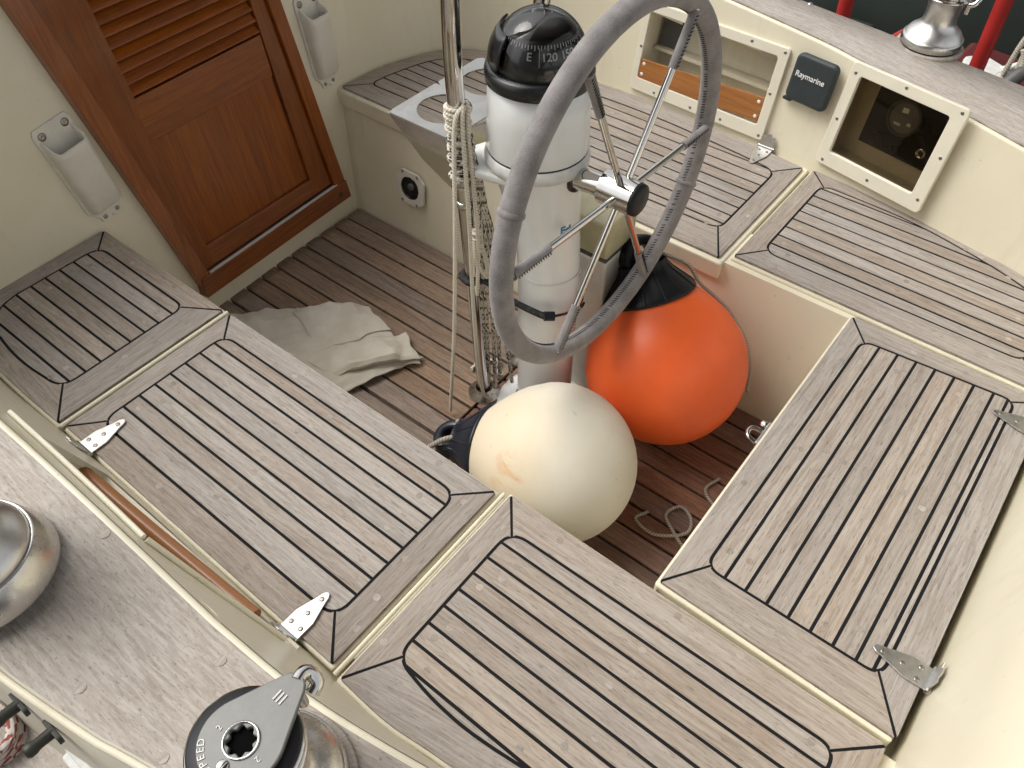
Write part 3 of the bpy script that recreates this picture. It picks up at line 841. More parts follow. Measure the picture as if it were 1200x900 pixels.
# ------------------------------------------------------------------ vent in the seat front
t = thing('round_vent', 'round white vent with black centre in the seat front', 'vent', (1.156, 1.228, -.175))
vn = V((-1, 0, -.145)).normalized(); vu = V((-.145, 0, 1)).normalized(); ve = vn.cross(vu); vu = V((.145, 0, 1)).normalized()
vn = V((-.99, 0, .1435)).normalized(); ve = V((0, -1, 0))
VF = ((1.1566, 1.228, -.176), (0, -1, 0), (.1435, 0, .99), vn)
fl = [(-.026, -.044), (.026, -.044), (.046, -.028), (.046, .028), (.026, .044), (-.026, .044), (-.046, .028), (-.046, -.028)]
big = []
for i in range(8):
    a, b = V(fl[i]), V(fl[(i+1) % 8]); big += [tuple(a), tuple(a*.5+b*.5)]
sm = [tuple(V(p).normalized()*.030) for p in big]
MB().ring(big, sm, VF, .0005, .006).build('flange', M['white_plastic'], t, bevel=.001)
MB().lathe([(.031, .004), (.028, .006), (.026, .002), (.024, -.012)], VF[0], vn, 28).build('collar', M['black'], t)
MB().lathe([(.0265, .0012), (.0, .0012)], VF[0], vn, 28).build('disc', M['black'], t)
MB().lathe([(.010, .001), (.009, .006), (.004, .008), (0, .008)], V(VF[0])+V((0, -.003, .004)), vn, 16).build('plug', M['grey_plastic'], t)
for a, b in ((-.024, .038), (.024, .038), (.024, -.038), (-.024, -.038)):
    MB().lathe([(.004, 0), (.003, .001), (0, .0008)], V(VF[0])+V(VF[1])*a+V(VF[2])*b+vn*.006, vn, 10).build('screw', M['screw'], t)

# ------------------------------------------------------------------ windows in the starboard wall
def window(label, name, fr, out, inn, pane_mat, screws, D=-.085):
    o, e, u, n = [V(q) for q in fr]
    t = thing(name, label, 'window', tuple(o+e*((out[0]+out[2])/2)+u*out[1]))
    O = rrect(*out, .008, 4); I = rrect(*inn, .006, 4)
    if (e.cross(u)).dot(n) < 0: O, I = list(reversed(O)), list(reversed(I))
    MB().ring(O, I, fr, -.004, .007).build('frame', M['gel_trim'], t, bevel=.0018)
    for a, b in screws:
        MB().lathe([(.0036, 0), (.0028, .0008), (0, .0003)], o+e*a+u*b+n*.007, n, 10).build('screw', M['screw'], t)
    # box behind
    x0, y0, x1, y1 = inn
    x0 -= .006; x1 += .006; y0 -= .006; y1 += .006
    P = lambda a, b, d: o+e*a+u*b+n*d
    bx = MB()
    c = [P(a, b, d) for d in (-.003, D) for a, b in ((x0, y0), (x1, y0), (x1, y1), (x0, y1))]
    bx.add(c, [(0, 1, 5, 4), (1, 2, 6, 5), (2, 3, 7, 6), (3, 0, 4, 7), (4, 5, 6, 7)])
    bx.build('locker_box', M['gel'], t)
    if pane_mat: MB().plate([(x0+.001, y0+.001), (x1-.001, y0+.001), (x1-.001, y1-.001), (x0+.001, y1-.001)], fr, -.0035, -.0015).build('pane', pane_mat, t)
    return t, P
t, P = window('cream framed locker window with a brown wooden board across it', 'locker_window', W1, (.012, .010, .370, .209), (.034, .040, .354, .188), None,
              ((.022, .200), (.026, .112), (.022, .020), (.12, .021), (.20, .020), (.30, .020), (.36, .11), (.362, .198), (.2, .199), (.1, .2)))
o, e, u, n = [V(q) for q in W1]
bd = MB().plate([(.036, .046), (.354, .038), (.352, .083), (.033, .099)] if (e.cross(u)).dot(n) > 0 else [(.033, .099), (.352, .083), (.354, .038), (.036, .046)], W1, -.0005, .006, tone=(.5, .5, 0)).build('fiddle_board', M['fiddle'], t, bevel=.001)
for a, b in ((.045, .088), (.044, .056), (.343, .074), (.344, .050)):
    MB().lathe([(.004, 0), (.003, .001), (0, .0008)], P(a, b, .006), n, 10).build('screw', M['mark'], bd)
MB().plate([(.055, .155), (.105, .150), (.105, .172), (.055, .176)], W1, -.082, -.07).build('catch', M['white_plastic'], t, bevel=.002)
MB().plate([(.125, .168), (.15, .166), (.15, .173), (.125, .174)], W1, -.083, -.079).build('slot', M['hole'], t)
MB().plate([(.30, .09), (.352, .09), (.352, .165), (.30, .165)], W1, -.07, -.06).build('side_box', M['grey_plastic'], t)
MB().plate([(.034, .096), (.354, .096), (.354, .104), (.034, .104)], W1, -.084, -.045).build('shelf', M['gel_dirty'], t)

t, P = window('cream framed smoked window with a black gauge panel behind it', 'instrument_window', W2, (.004, .022, .2475, .235), (.033, .052, .225, .212), M['smoke'],
              ((.016, .226), (.13, .227), (.236, .215), (.236, .12), (.232, .032), (.125, .036), (.016, .048), (.014, .138)), D=-.05)
o, e, u, n = [V(q) for q in W2]
rev = (e.cross(u)).dot(n) < 0
pq = [(.028, .082), (.196, .082), (.196, .215), (.028, .215)]
pn = MB().plate(list(reversed(pq)) if rev else pq, W2, -.049, -.038).build('gauge_panel', M['panel'], t)
MB().lathe([(.036, 0), (.036, .006), (.031, .007), (.030, .002)], P(.125, .160, -.038), n, 36).build('gauge_ring', M['grey_plastic'], t)
gd = MB().lathe([(.031, .002), (0, .002)], P(.125, .160, -.038), n, 36).build('gauge_dial', M['dial'], t)
MB().plate([(.122, .17), (.135, .168), (.135, .178), (.123, .179)], W2, -.036, -.0355).build('gauge_mark', M['mark'], gd)
MB().plate([(.108, .148), (.116, .148), (.116, .154), (.108, .154)], W2, -.036, -.0355).build('gauge_mark', M['white_plastic'], gd)
MB().plate([(.128, .142), (.142, .142), (.142, .147), (.128, .147)], W2, -.036, -.0355).build('gauge_mark', M['white_plastic'], gd)
MB().lathe([(.011, 0), (.011, .004), (.007, .006), (.006, .002), (0, .002)], P(.066, .112, -.038), n, 20).build('key_switch', M['steel'], t)
MB().lathe([(.0045, .0025), (0, .0025)], P(.066, .112, -.038), n, 12).build('key_slot', M['hole'], t)
MB().plate(list(reversed([(.11, .092), (.175, .092), (.175, .116), (.11, .116)])) if rev else [(.11, .092), (.175, .092), (.175, .116), (.11, .116)], W2, -.0382, -.0365).build('switch_plate', M['black'], t)

# instrument cover
o, e, u, n = [V(q) for q in W3]
t = thing('instrument_cover', 'slate blue plastic instrument cover with white lettering', 'instrument cover', tuple(o+e*.055+u*.12))
cvp = rrect(.008, .120, .104, .216, .014, 6)
if (e.cross(u)).dot(n) < 0: cvp = list(reversed(cvp))
MB().plate(cvp, W3, .002, .019).build('shell', M['cover'], t, bevel=.008, bsegs=4)
MB().plate(rrect(.088, .114, .108, .121, .003, 3), W3, .002, .010).build('tab', M['cover'], t)
te = -e   # reading direction runs aft
text('Raymarine', .0158, (o+e*.060+u*.176+n*.0200, te, u, n), 'lettering', M['mark'], t, depth=.0006, bold=.0001)

# ------------------------------------------------------------------ winches
def winch(label, c, k, yaw, top):
    t = thing('winch', label, 'winch', c, 'chrome sheet winches on the coaming tops')
    c = V(c); J = lambda prof: [(r*k, h*k) for r, h in prof]
    if top != 'bare': MB().lathe(J([(.088, 0), (.088, .006), (.085, .009), (.070, .009)]), c, segs=56).build('base_pad', M['teak_pale'], t)
    MB().lathe(J([(.078, .009), (.078, .014), (.0765, .016)]), c, segs=56).build('seal', M['rubber'], t)
    if top != 'bare': MB().lathe(J([(.0775, .012), (.0805, .0145), (.0795, .030), (.0775, .0325)]), c, segs=56).build('base_ring', M['satin'], t)
    if top == 'bare': MB().lathe(J([(.0805, .010), (.0800, .014), (.0690, .046), (.0680, .0472), (.0655, .0472), (.0645, .044)]), c, segs=56).build('skirt', M['satin'], t)
    MB().lathe(J([(.0645, .044), (.0650, .049), (.0635, .054), (.058, .062), (.051, .069), (.045, .077), (.042, .088), (.0415, .105), (.044, .118), (.049, .128), (.052, .131)] if top == 'bare' else [(.0775, .0325), (.0755, .0335), (.0735, .037), (.066, .048), (.056, .056), (.047, .063), (.0425, .074), (.041, .088), (.0415, .105), (.044, .118), (.049, .128), (.052, .131)]), c, segs=56).build('drum', M['chrome'] if top != 'text' else M['satin'], t)
    MB().lathe(J([(.052, .131), (.056, .133), (.0575, .136), (.055, .139), (.044, .141), (.044, .149), (.056, .151), (.0585, .154), (.058, .157), (.055, .158)]), c, segs=56).build('jaw_ring', M['steel'], t)
    MB().lathe(J([(.0555, .1578), (.0555, .1600), (.053, .1625), (.02, .1635), (0, .1635)]), c, segs=56).build('top_disc', M['rubber'], t)
    # stripper plate: a teardrop with a star socket
    ez = V((0, 0, 1)); e = V((math.cos(yaw), math.sin(yaw), 0)); u = ez.cross(e)
    fr = (c+ez*(.1638*k), e, u, ez)
    R, L, r2 = .0425*k, .064*k, .015*k
    al = math.asin((R-r2)/L)
    pts = [(R*math.cos(a), R*math.sin(a)) for a in [PI/2-al+(PI+2*al)*i/28 for i in range(29)]]
    pts += [(L+r2*math.cos(a), r2*math.sin(a)) for a in [-(PI/2-al)+(PI-2*al)*i/12 for i in range(13)]]
    st = [( (.0125 if i % 2 else .0155)*k*math.cos(2*PI*i/16), (.0125 if i % 2 else .0155)*k*math.sin(2*PI*i/16)) for i in range(16)]
    # plate with a hole: ring between the outline (sampled by angle) and the socket
    def ray_out(a):
        d = V((math.cos(a), math.sin(a))); best = 0
        for i in range(len(pts)):
            p, q = V(pts[i]), V(pts[(i+1) % len(pts)]); s = q-p; den = d.x*s.y-d.y*s.x
            if abs(den) < 1e-12: continue
            tt = (p.x*s.y-p.y*s.x)/den; uu = (p.x*d.y-p.y*d.x)/den
            if tt > 0 and -1e-6 <= uu <= 1+1e-6: best = max(best, tt)
        return tuple(d*best)
    angs = [2*PI*i/96 for i in range(96)]
    outl = [ray_out(a) for a in angs]
    inl = [((.0135+.0016*math.cos(8*a))*k*math.cos(a), (.0135+.0016*math.cos(8*a))*k*math.sin(a)) for a in angs]
    cp = MB().ring(outl, inl, fr, 0, .007*k).build('stripper_plate', M['cap'], t, bevel=.0012)
    MB().lathe([(.0185*k, 0), (.0185*k, .0012), (.0165*k, .0016), (.0160*k, 0)], c+ez*(.1708*k), segs=32).build('socket_rim', M['steel'], cp)
    MB().lathe([(.0155*k, 0), (.0, 0)], c+ez*(.1642*k), segs=32).build('socket', M['void'], cp)
    q = c+ez*(.1708*k)+e*(-.0262*k)+u*(-.004*k)
    sw_ = MB().lathe([(.0062*k, 0), (.0062*k, .0012), (.005*k, .002), (0, .002)], q, segs=18).build('slotted_screw', M['steel'], cp)
    MB().box((q.x-.0055*k, q.y-.0008*k, q.z+.0016), (q.x+.0055*k, q.y+.0008*k, q.z+.0022)).build('slot', M['hole'], sw_)
    # feeder arm: a curled hook at the narrow end
    h0 = c+ez*(.166*k)+e*((L+.008*k))
    MB().tube([h0, h0+e*.010*k+u*.003*k-ez*.003*k, h0+e*.016*k-ez*.008*k, h0+e*.015*k-u*.009*k-ez*.017*k, h0+e*.005*k-u*.011*k-ez*.022*k], .0078*k, 12, 6).build('feeder_arm', M['steel'], cp)
    MB().tube([h0-e*.004*k-ez*.004*k, h0-e*.004*k-ez*.05*k], .006*k, 10).build('arm_post', M['satin'], cp)
    if top == 'text':
        zc = c+ez*(.1712*k)
        def arc(s_, rad, a_mid, step, size, bold=0):
            n_ = len(s_)
            for i, ch_ in enumerate(s_):
                if ch_ == ' ': continue
                a = a_mid-(i-(n_-1)/2)*step
                dr = e*math.cos(a)+u*math.sin(a); tg = e*math.sin(a)-u*math.cos(a)
                yield ch_, zc+dr*(rad*k), tg, dr, size, bold
        for ch_, p, tg, dr, sz, b in list(arc('SPEED', .0375, PI*.84, .19, .0098*k, .0)):
            text(ch_, sz, (p, tg, dr, ez), 'lettering', M['engrave'], cp, depth=.0004)
        for ch_, p, tg, dr, sz, b in list(arc('2', .026, math.radians(100), .2, .0085*k))+list(arc('2', .026, math.radians(-95), .2, .0085*k)):
            text(ch_, sz, (p, tg, dr, ez), 'lettering', M['engrave'], cp, depth=.0004)
        text('III', .017*k, (zc+e*.050*k, -u, e, ez), 'lettering', M['engrave'], cp, depth=.0005)
    return t
winch('near chrome winch with black top disc and teardrop plate reading SPEED', (.028, .288, ztop(.288)+.005), .80, math.radians(2), 'text')
winch('large chrome winch cut by the left picture edge, only its skirt showing', (-.024, .670, ztop(.67)+.004), .94, math.radians(60), 'bare')
winch('chrome winch on the far bleached teak cap, red cradle behind it', (1.765, .318, ztop(.318)+.006), .74, math.radians(-115), 'plain')

# ------------------------------------------------------------------ steering pedestal
PX, PY = .892, .62; BX, BY = .885, .647
t = thing('steering_pedestal', 'white steering pedestal column rising from the footwell', 'pedestal', (PX, PY, -.31))
MB().lathe([(.098, -.309), (.098, -.303), (.09, -.300), (.062, -.298), (.060, -.285)], (PX, PY, 0), segs=48).build('base_flange', M['white'], t)
col = MB()
prof = [(.0545, -.30), (.0545, -.1), (.0545, .05), (.055, .13), (.060, .19), (.068, .245), (.076, .285)]
rows = []
for r, z in prof:
    f = max(0, min(1, (z-.10)/.18)); cx, cy = PX+(BX-PX)*f, PY+(BY-PY)*f
    rows.append([(cx+r*math.cos(2*PI*i/48), cy+r*math.sin(2*PI*i/48), z) for i in range(49)])
col.grid(rows); colo = col.build('column', M['white'], t)
MB().lathe([(.0545, .0725), (.0556, .0735), (.0556, .0755), (.0548, .077)], (PX, PY, 0), segs=48).build('joint_band', M['white_worn'], colo)
MB().lathe([(.076, .283), (.082, .286), (.083, .296), (.081, .305), (.079, .307)], (BX, BY, 0), segs=56).build('collar', M['white_worn'], t)
MB().lathe([(.0790, .306), (.0790, .310)], (BX, BY, 0), segs=56).build('seal', M['black'], t)
MB().lathe([(.0785, .309), (.0795, .312), (.0775, .37), (.0755, .418), (.070, .420)], (BX, BY, 0), segs=56).build('binnacle', M['white'], t)
# bracket casting towards the guard legs
br = MB().prism([(.797, .700), (.815, .752), (.835, .757), (.89, .735), (.945, .757), (.975, .757), (.99, .70), (.962, .66), (.81, .645)], .268, .284)
br.build('guard_bracket', M['white_worn'], t, bevel=.006, bsegs=3)
text('Ed', .019, (V((PX, PY, .199))+V((-.40, -.92, 0))*.0632+V((.92, -.40, 0))*-.012, (.92, -.40, 0), (0, 0, 1), (-.40, -.92, 0)), 'lettering', M['blue_mark'], colo, depth=.0006, bold=.0006)
MB().tube([(.888, .600, .274), (.884, .508, .287)], .0175, 28).build('wheel_shaft', M['steel'], t)
MB().lathe([(.024, -.01), (.024, .006), (.018, .009)], (.888, .578, .277), (0, -1, .14), 28).build('shaft_seal', M['black'], t)

# compass
t = thing('compass', 'black domed steering compass with white numbers on the pedestal top', 'compass', (BX, BY, .418))
MB().lathe([(.0765, .4185), (.0798, .420), (.0803, .431), (.0785, .438), (.0735, .442), (.068, .4425)], (BX, BY, 0), segs=64).build('bezel', M['black'], t)
card_c = V((BX, BY, .432))
MB().lathe([(.069*math.cos(a), .447+.069*math.sin(a)) for a in [PI/2*i/14 for i in range(15)]], (BX, BY, 0), segs=56).build('dome', M['dome'], t)
cd = MB().lathe([(.0665, .4405), (.0635, .450), (.0615, .459), (.0490, .489), (.042, .4925), (.02, .4935), (0, .494)], (BX, BY, 0), segs=56).build('card', M['panel'], t)
az0 = math.atan2(-.62, -.785)
tick = MB()
def card_frame(az, h, out=.0006):
    d = V((math.cos(az), math.sin(az), 0)); r = .0615+(.0490-.0615)*(h-.459)/.030+out
    nrm = (d*.923+V((0, 0, .385))).normalized(); tg = V((-d.y, d.x, 0)); upv = nrm.cross(tg)
    return (V((BX, BY, h))+d*r, tg, upv, nrm)
for k_ in range(72):
    az = az0+2*PI*k_/72
    h = .4855
    o, e, u, n = card_frame(az, h)
    L_ = .0042 if k_ % 2 == 0 else .0020
    tick.plate([(-.0007, -L_), (.0007, -L_), (.0007, .0026), (-.0007, .0026)], (o, e, u, n), 0, .0004)
tick.build('degree_marks', M['mark'], cd)
step = math.radians(28)
for s_, k_ in (('60', -2.4), ('E', -.62), ('120', .40), ('150', 1.42), ('S', 2.5), ('210', 3.6), ('240', 4.7), ('W', 5.8), ('300', 6.9), ('330', 8.0), ('N', 9.1), ('30', 10.2)):
    o, e, u, n = card_frame(az0+step*k_, .4735)
    text(s_, .0150, (o, e, u, n), 'lettering', M['mark'], cd, depth=.0003, bold=.0002)
lub = card_frame(az0-.05, .474, .003)
MB().plate([(-.0006, -.012), (.0006, -.012), (.0006, .013), (-.0006, .013)], lub, 0, .0006).build('lubber_line', M['white_plastic'], t)
MB().lathe([(.075*math.cos(a), .447+.073*math.sin(a)) for a in [math.radians(q) for q in (0, 10, 20, 30, 40)]], (BX, BY, 0), segs=24, a0=math.radians(92), a1=math.radians(165)).build('hood', M['black'], t, solid=.003)

# wheel
WC = V((.883, .500, .288)); WR = .272
t = bpy.data.objects['steering_pedestal']
WE, WU = V((1, 0, 0)), V((0, 0, 1)); WN = V((0, -1, 0))
def wp(a, r, d=0): return WC+WE*(r*math.cos(a))+WU*(r*math.sin(a))+WN*d
MB().tube([wp(2*PI*i/96, WR) for i in range(96)], .0162, 20, closed=True).build('steering_wheel', M['leather'], t)
wh = bpy.data.objects['steering_wheel']; wh['label'] = 'steering wheel with grey suede rim and six steel spokes'
lace = MB()
for i in range(330):
    a = 2*PI*i/330
    if random.random() < .9:
        b = math.radians(165)
        p = wp(a, WR-.0160); d = (wp(a+.01, WR)-wp(a, WR)).normalized()
        lace.tube([p+WN*.003+d*.0012, p-WN*.003-d*.0012], .0009, 5)
lace.build('lacing', M['rubber'], wh)
for a in (math.radians(157), math.radians(-26)):
    MB().lathe([(.0160, -.005), (.0184, -.002), (.0184, .002), (.0160, .005)], wp(a, WR), (wp(a+.01, WR)-wp(a, WR)), 20).build('rim_seam', M['leather'], wh)
HN = .024
hub = MB().tube([WC+WN*-.02, WC+WN*(HN+.012)], .026, 32).build('hub', M['steel'], wh)
MB().lathe([(.0245, 0), (.0255, .002), (.0245, .008), (.019, .011), (0, .012)], WC+WN*(HN+.011), tuple(WN), 32).build('hub_cap', M['rubber'], wh)
for k_ in range(6):
    a = math.radians(-4+60*k_)
    inner = wp(a, .018, .012); kn = wp(a, .05, .012); outer_ = wp(a, WR-.008, .010)
    sp = MB().tube([inner, kn*.4+outer_*.6, outer_], .0055, 14).build('spoke', M['steel'], wh)
    s0 = kn*.38+outer_*.62
    slv = MB().tube([s0, outer_*.5+s0*.5, outer_-(outer_-s0)*.03], lambda q: .0068+.001*q, 14).build('suede_sleeve', M['leather'], wh)
    st = MB()
    for q in range(14):
        p = s0+(outer_-s0)*(.06+.9*q/14); d = (outer_-s0).normalized(); sd = d.cross(WN).normalized()
        pp = p+WN*.0072+sd*-.002
        st.tube([pp+sd*.003+d*.0015, pp-sd*.003-d*.0015], .0009, 5)
    st.build('stitching', M['rubber'], wh)

# guard tube
t = thing('pedestal_guard', 'tall polished steel guard tube standing behind the steering wheel', 'guard rail', (.90, .74, -.31))
MB().tube([(.842, .74, -.305), (.82, .74, .1), (.806, .74, .38), (.803, .738, .5), (.79, .72, .58), (.79, .70, .68), (.83, .69, .76), (.90, .69, .78), (.97, .69, .76), (1.015, .70, .68), (1.018, .725, .56), (1.005, .74, .40), (.99, .74, .1), (.975, .74, -.305)], .0135, 20, 8).build('guard_tube', M['steel'], t)
for x in (.842, .975):
    MB().lathe([(.034, -.3095), (.034, -.304), (.02, -.300), (.018, -.29)], (x, .74, 0), segs=28).build('foot', M['satin'], t)
for z in (.19, .235):
    x = .842+(.806-.842)*(z+.305)/.685
    MB().lathe([(.0142, 0), (.0165, .001), (.0165, .012), (.0142, .013)], (x, .74, z), segs=24).build('clamp_ring', M['satin'], t)

# drink holder
t = thing('drink_holder', 'stainless drink holder tray with two round cup holes', 'drink holder', (.94, .84, .24))
outl = []; 
x0, x1, y0, y1, zh = .820, 1.055, .770, .905, .300
def plate_holes(z0, z1):
    mb = MB(); n = 24
    for (xa, xb, cx) in ((x0, .9375, .884), (.9375, x1, .995)):
        cy = .838; r = .046
        angs = [PI/4+2*PI*i/48 for i in range(48)]
        o_ = []
        for a in angs:
            c_, s_ = math.cos(a), math.sin(a); tt = 9
            if c_ > 1e-9: tt = min(tt, (xb-cx)/c_)
            if c_ < -1e-9: tt = min(tt, (xa-cx)/c_)
            if s_ > 1e-9: tt = min(tt, (y1-cy)/s_)
            if s_ < -1e-9: tt = min(tt, (y0-cy)/s_)
            o_.append((cx+c_*tt, cy+s_*tt))
        i_ = [(cx+r*math.cos(a), cy+r*math.sin(a)) for a in angs]
        mb.ring(o_, i_, ((0, 0, 0), (1, 0, 0), (0, 1, 0), (0, 0, 1)), z0, z1)
    return mb
plate_holes(zh-.003, zh).build('cup_plate', M['tray'], t)
F = ((x0+.001, 0, 0), (0, 1, 0), (0, 0, 1), (1, 0, 0))
MB().plate([(y0, .2975), (y1, .2975), (.835, .238), (y0, .205)], F, -.0012, .0012).build('side_plate', M['steel'], t)
MB().plate([(y0, .2975), (y1, .2975), (.835, .238), (y0, .205)], ((x1-.001, 0, 0), (0, 1, 0), (0, 0, 1), (1, 0, 0)), -.0012, .0012).build('side_plate', M['steel'], t)
fp = MB().plate([(x0+.003, .250), (x1-.003, .250), (x1-.003, .297), (x0+.003, .297)], ((0, y0, 0), (1, 0, 0), (0, 0, 1), (0, -1, 0)), -.001, .001).build('front_plate', M['steel'], t)
MB().plate([(.8225, .236), (1.0525, .236), (1.0525, .242), (.8225, .242)], ((0, .83, 0), (1, 0, 0), (0, 0, 1), (0, -1, 0)), -.001, .001).build('lower_brace', M['steel'], t)

# console box beside the pedestal
t = thing('control_console', 'cream control box with dark seam beside the pedestal', 'control box', (1.04, .65, -.31))
MB().box((.975, .555, -.312), (1.068, .70, .052)).build('lower_box', M['white_plastic'], t, bevel=.006, bsegs=3)
MB().box((.977, .557, .053), (1.066, .698, .060)).build('seam', M['grey_plastic'], t)
MB().prism([(.974, .554), (1.069, .554), (1.069, .70), (.974, .70)], .061, .135).build('upper_box', M['olive'], t, bevel=.006, bsegs=3)

# ------------------------------------------------------------------ fenders
def fender(label, c, ax, r, mat, k, neck_len=1.62):
    t = thing('round_fender', label, 'fender', (c[0], c[1], c[2]-r), 'round inflatable fenders in the footwell')
    prof = []
    for i in range(25):
        a = -PI/2+PI*.86*i/24
        if a < .32: prof.append((r*math.cos(a), r*math.sin(a)))
    rr, hh = prof[-1]
    cone = [(.87, .49), (.76, .66), (.63, .82), (.52, .94), (.45, 1.02), (.42, 1.08)]
    prof += [(q*r, h*r) for q, h in cone]
    MB().lathe(prof, c, ax, 64).build('float', mat, t)
    nk = MB(); a_ = V(ax).normalized()
    cap_ = [(.535, .915), (.555, .925), (.555, .943), (.515, 1.0), (.42, 1.11), (.34, 1.20), (.29, 1.28), (.28, 1.34)]
    nk.lathe([(q*r*1.02, h*r) for q, h in cap_], c, ax, 48)
    nko = nk.build('neck_cap', k, t)
    # flattened eye with hole
    e = a_.orthogonal().normalized(); g = a_.cross(e); e = V((0, 0, 1)).cross(a_)
    e = e.normalized() if e.length > .1 else V((1, 0, 0)); g = a_.cross(e)
    th = .12*r
    o_ = [((.27*math.cos(a))*r, (.25*math.sin(a))*r+1.42*r) for a in [2*PI*i/32 for i in range(32)]]
    i_ = [((.11*math.cos(a))*r, (.10*math.sin(a))*r+1.45*r) for a in [2*PI*i/32 for i in range(32)]]
    MB().ring(o_, i_, (c, e, a_, g), -th, th).build('rope_eye', k, t, bevel=.01, bsegs=3)
    rb = MB()
    for q in range(14):
        a = 2*PI*q/14
        d = e*math.cos(a)+g*math.sin(a)
        rb.tube([V(c)+a_*(h*r)+d*(w*r*1.02-.0022) for w, h in cap_[2:]], .0035, 6)
    rb.build('cap_ribs', k, nko)
    return t, e, g, a_
OC = V((1.008, .418, -.148)); OA = V((.25, .60, 1)).normalized()
fender('orange ball fender with black neck standing behind the wheel', OC, OA, .155, M['orange'], M['rubber'])
WFC = V((.698, .454, -.163)); WA = V((-.26, .95, -.16)).normalized()
fender('off white ball fender with brown stains lying on its side', WFC, WA, .1435, M['white_vinyl'], M['navy'])
tp = OC+OA*(.157*1.47)
sd_ = (V((.64, -.60, .0))); sd_ = (sd_-OA*sd_.dot(OA)).normalized()
on = lambda th, k_, sw=0: OC+(OA*math.cos(math.radians(th))+(sd_*math.cos(sw)+OA.cross(sd_)*math.sin(sw))*math.sin(math.radians(th)))*(.155*k_)
tag(MB().tube([tp+V((-.02, .01, -.03)), tp+V((-.006, -.014, .006)), tp+V((.022, -.018, -.008)), on(24, 1.28), on(36, 1.09, .05), on(50, 1.035, .08), on(68, 1.03, .05), on(88, 1.03, -.05), on(104, 1.03, -.22), on(118, 1.035, -.5)], .0034, 8, 8).build('fender_line', M['rope_grey']), 'grey rope hanging down the side of the orange fender', 'rope')
MB().tube([tp+V((.025, -.02, -.006)), tp+V((.034, -.03, .004)), tp+V((.042, -.02, .002)), tp+V((.03, -.012, -.010)), tp+V((.024, -.024, -.012))], .0048, 8, 6).build('knot', M['rope_grey'], bpy.data.objects['fender_line'])
wt = WFC+WA*(.1465*1.47)
tag(MB().tube([wt+V((.03, .0, .02)), wt+V((.0, -.03, .035)), wt+V((-.03, -.01, .03)), wt+V((-.05, .02, -.01)), (.672, .70, -.303), (.66, .66, -.304), (.64, .62, -.304)], .005, 8, 8).build('fender_line', M['rope_grey']), 'short grey rope tied to the white fender neck', 'rope')
tag(MB().tube([(.80, .305, -.303), (.772, .315, -.303), (.765, .27, -.303), (.800, .225, -.300), (.83, .232, -.294), (.845, .262, -.300), (.815, .275, -.303), (.79, .245, -.300), (.775, .215, -.303), (.765, .18, -.303)], .0032, 8, 8).build('floor_line', M['rope_grey']), 'thin grey line lying in loops on the red floor boards', 'rope')
tag(MB().tube([(.95, .235, -.303), (.915, .245, -.303), (.895, .228, -.303), (.888, .20, -.303), (.89, .17, -.303)], .0032, 8, 8).build('floor_line', M['rope_grey']), 'end of grey line curling out beside the helm seat front', 'rope')
t = thing('pad_eye', 'small steel pad eye on the upper edge of the helm seat front', 'pad eye', (.868, .19, -.04))
MB().box((.842, .1665, -.050), (.895, .1745, -.022)).build('eye_plate', M['satin'], t, bevel=.002)
MB().tube([(.850, .174, -.034), (.853, .190, -.030), (.864, .195, -.029), (.874, .190, -.030), (.878, .174, -.034)], .0038, 8, 5).build('eye_bow', M['steel'], t)
MB().lathe([(.006, 0), (.006, .010), (.003, .013), (0, .013)], (.889, .174, -.030), (0, 1, .2), 12).build('bolt', M['steel'], t)

# ------------------------------------------------------------------ lines on the guard leg
def leg(z): return V((.842+(.806-.842)*(z+.305)/.685, .74, z))
t = thing('halyard_hank', 'bundle of white cords lashed to the guard tube and hanging to the floor', 'rope bundle', tuple(leg(-.3)))
wrap = MB(); pts = []
for i in range(120):
    a = 2*PI*i/20; z = .335+.042*i/120+.0015*math.sin(i*.3); r = .0172+.0012*math.sin(i*.21)
    pts.append(leg(z)+V((r*math.cos(a), r*math.sin(a), 0)))
wrap.tube(pts, .0034, 8).build('lashing', M['rope'], t)
for P_, r_ in (([leg(.385)+V((-.005, -.02, 0)), (.785, .727, .352), (.768, .722, .20), (.760, .735, -.05), (.752, .757, -.298)], .0036),
              ([leg(.385)+V((-.006, -.021, 0)), (.793, .718, .350), (.786, .708, .20), (.790, .712, -.02), (.808, .722, -.20), (.822, .724, -.29)], .0036),
              ([leg(.38)+V((.0, -.022, 0)), (.800, .714, .345), (.797, .704, .24), (.803, .706, .13), (.800, .71, .02)], .0034),
              ):
    MB().tube(P_, r_, 8, 8).build('hanging_cord', M['rope'], t)
lp = [leg(.16)+V((-.012, -.025, 0)), leg(.10)+V((-.020, -.03, 0)), leg(.055)+V((-.005, -.032, 0)), leg(.045)+V((.006, -.03, 0)), leg(.08)+V((.004, -.032, 0)), leg(.13)+V((-.006, -.03, 0))]
MB().tube(lp, .0042, 8, 8).build('cord_loop', M['rope'], t)
kn = MB()
for z in (.115, .128, .14, .152): kn.lathe([(.004, -.005), (.009, -.003), (.010, 0), (.009, .003), (.004, .005)], leg(z)+V((-.010, -.027, 0)), (.2, .3, 1), 12)
kn.build('knot', M['rope'], t)
t = thing('flecked_line', 'black flecked white rope wrapped round the guard tube above the bungee', 'rope', tuple(leg(-.28)))
pts = []
for i in range(110):
    a = 2*PI*i/22+1; z = .245+.085*i/110+.004*math.sin(i*.29); r = .0178+.0015*math.sin(i*.4)
    pts.append(leg(z)+V((r*math.cos(a), r*math.sin(a), 0)))
MB().tube(pts, .0046, 8).build('turns', M['rope_fleck'], t)
RV = V((.618, -.786, 0)); TV = V((-.73, -.68, 0))
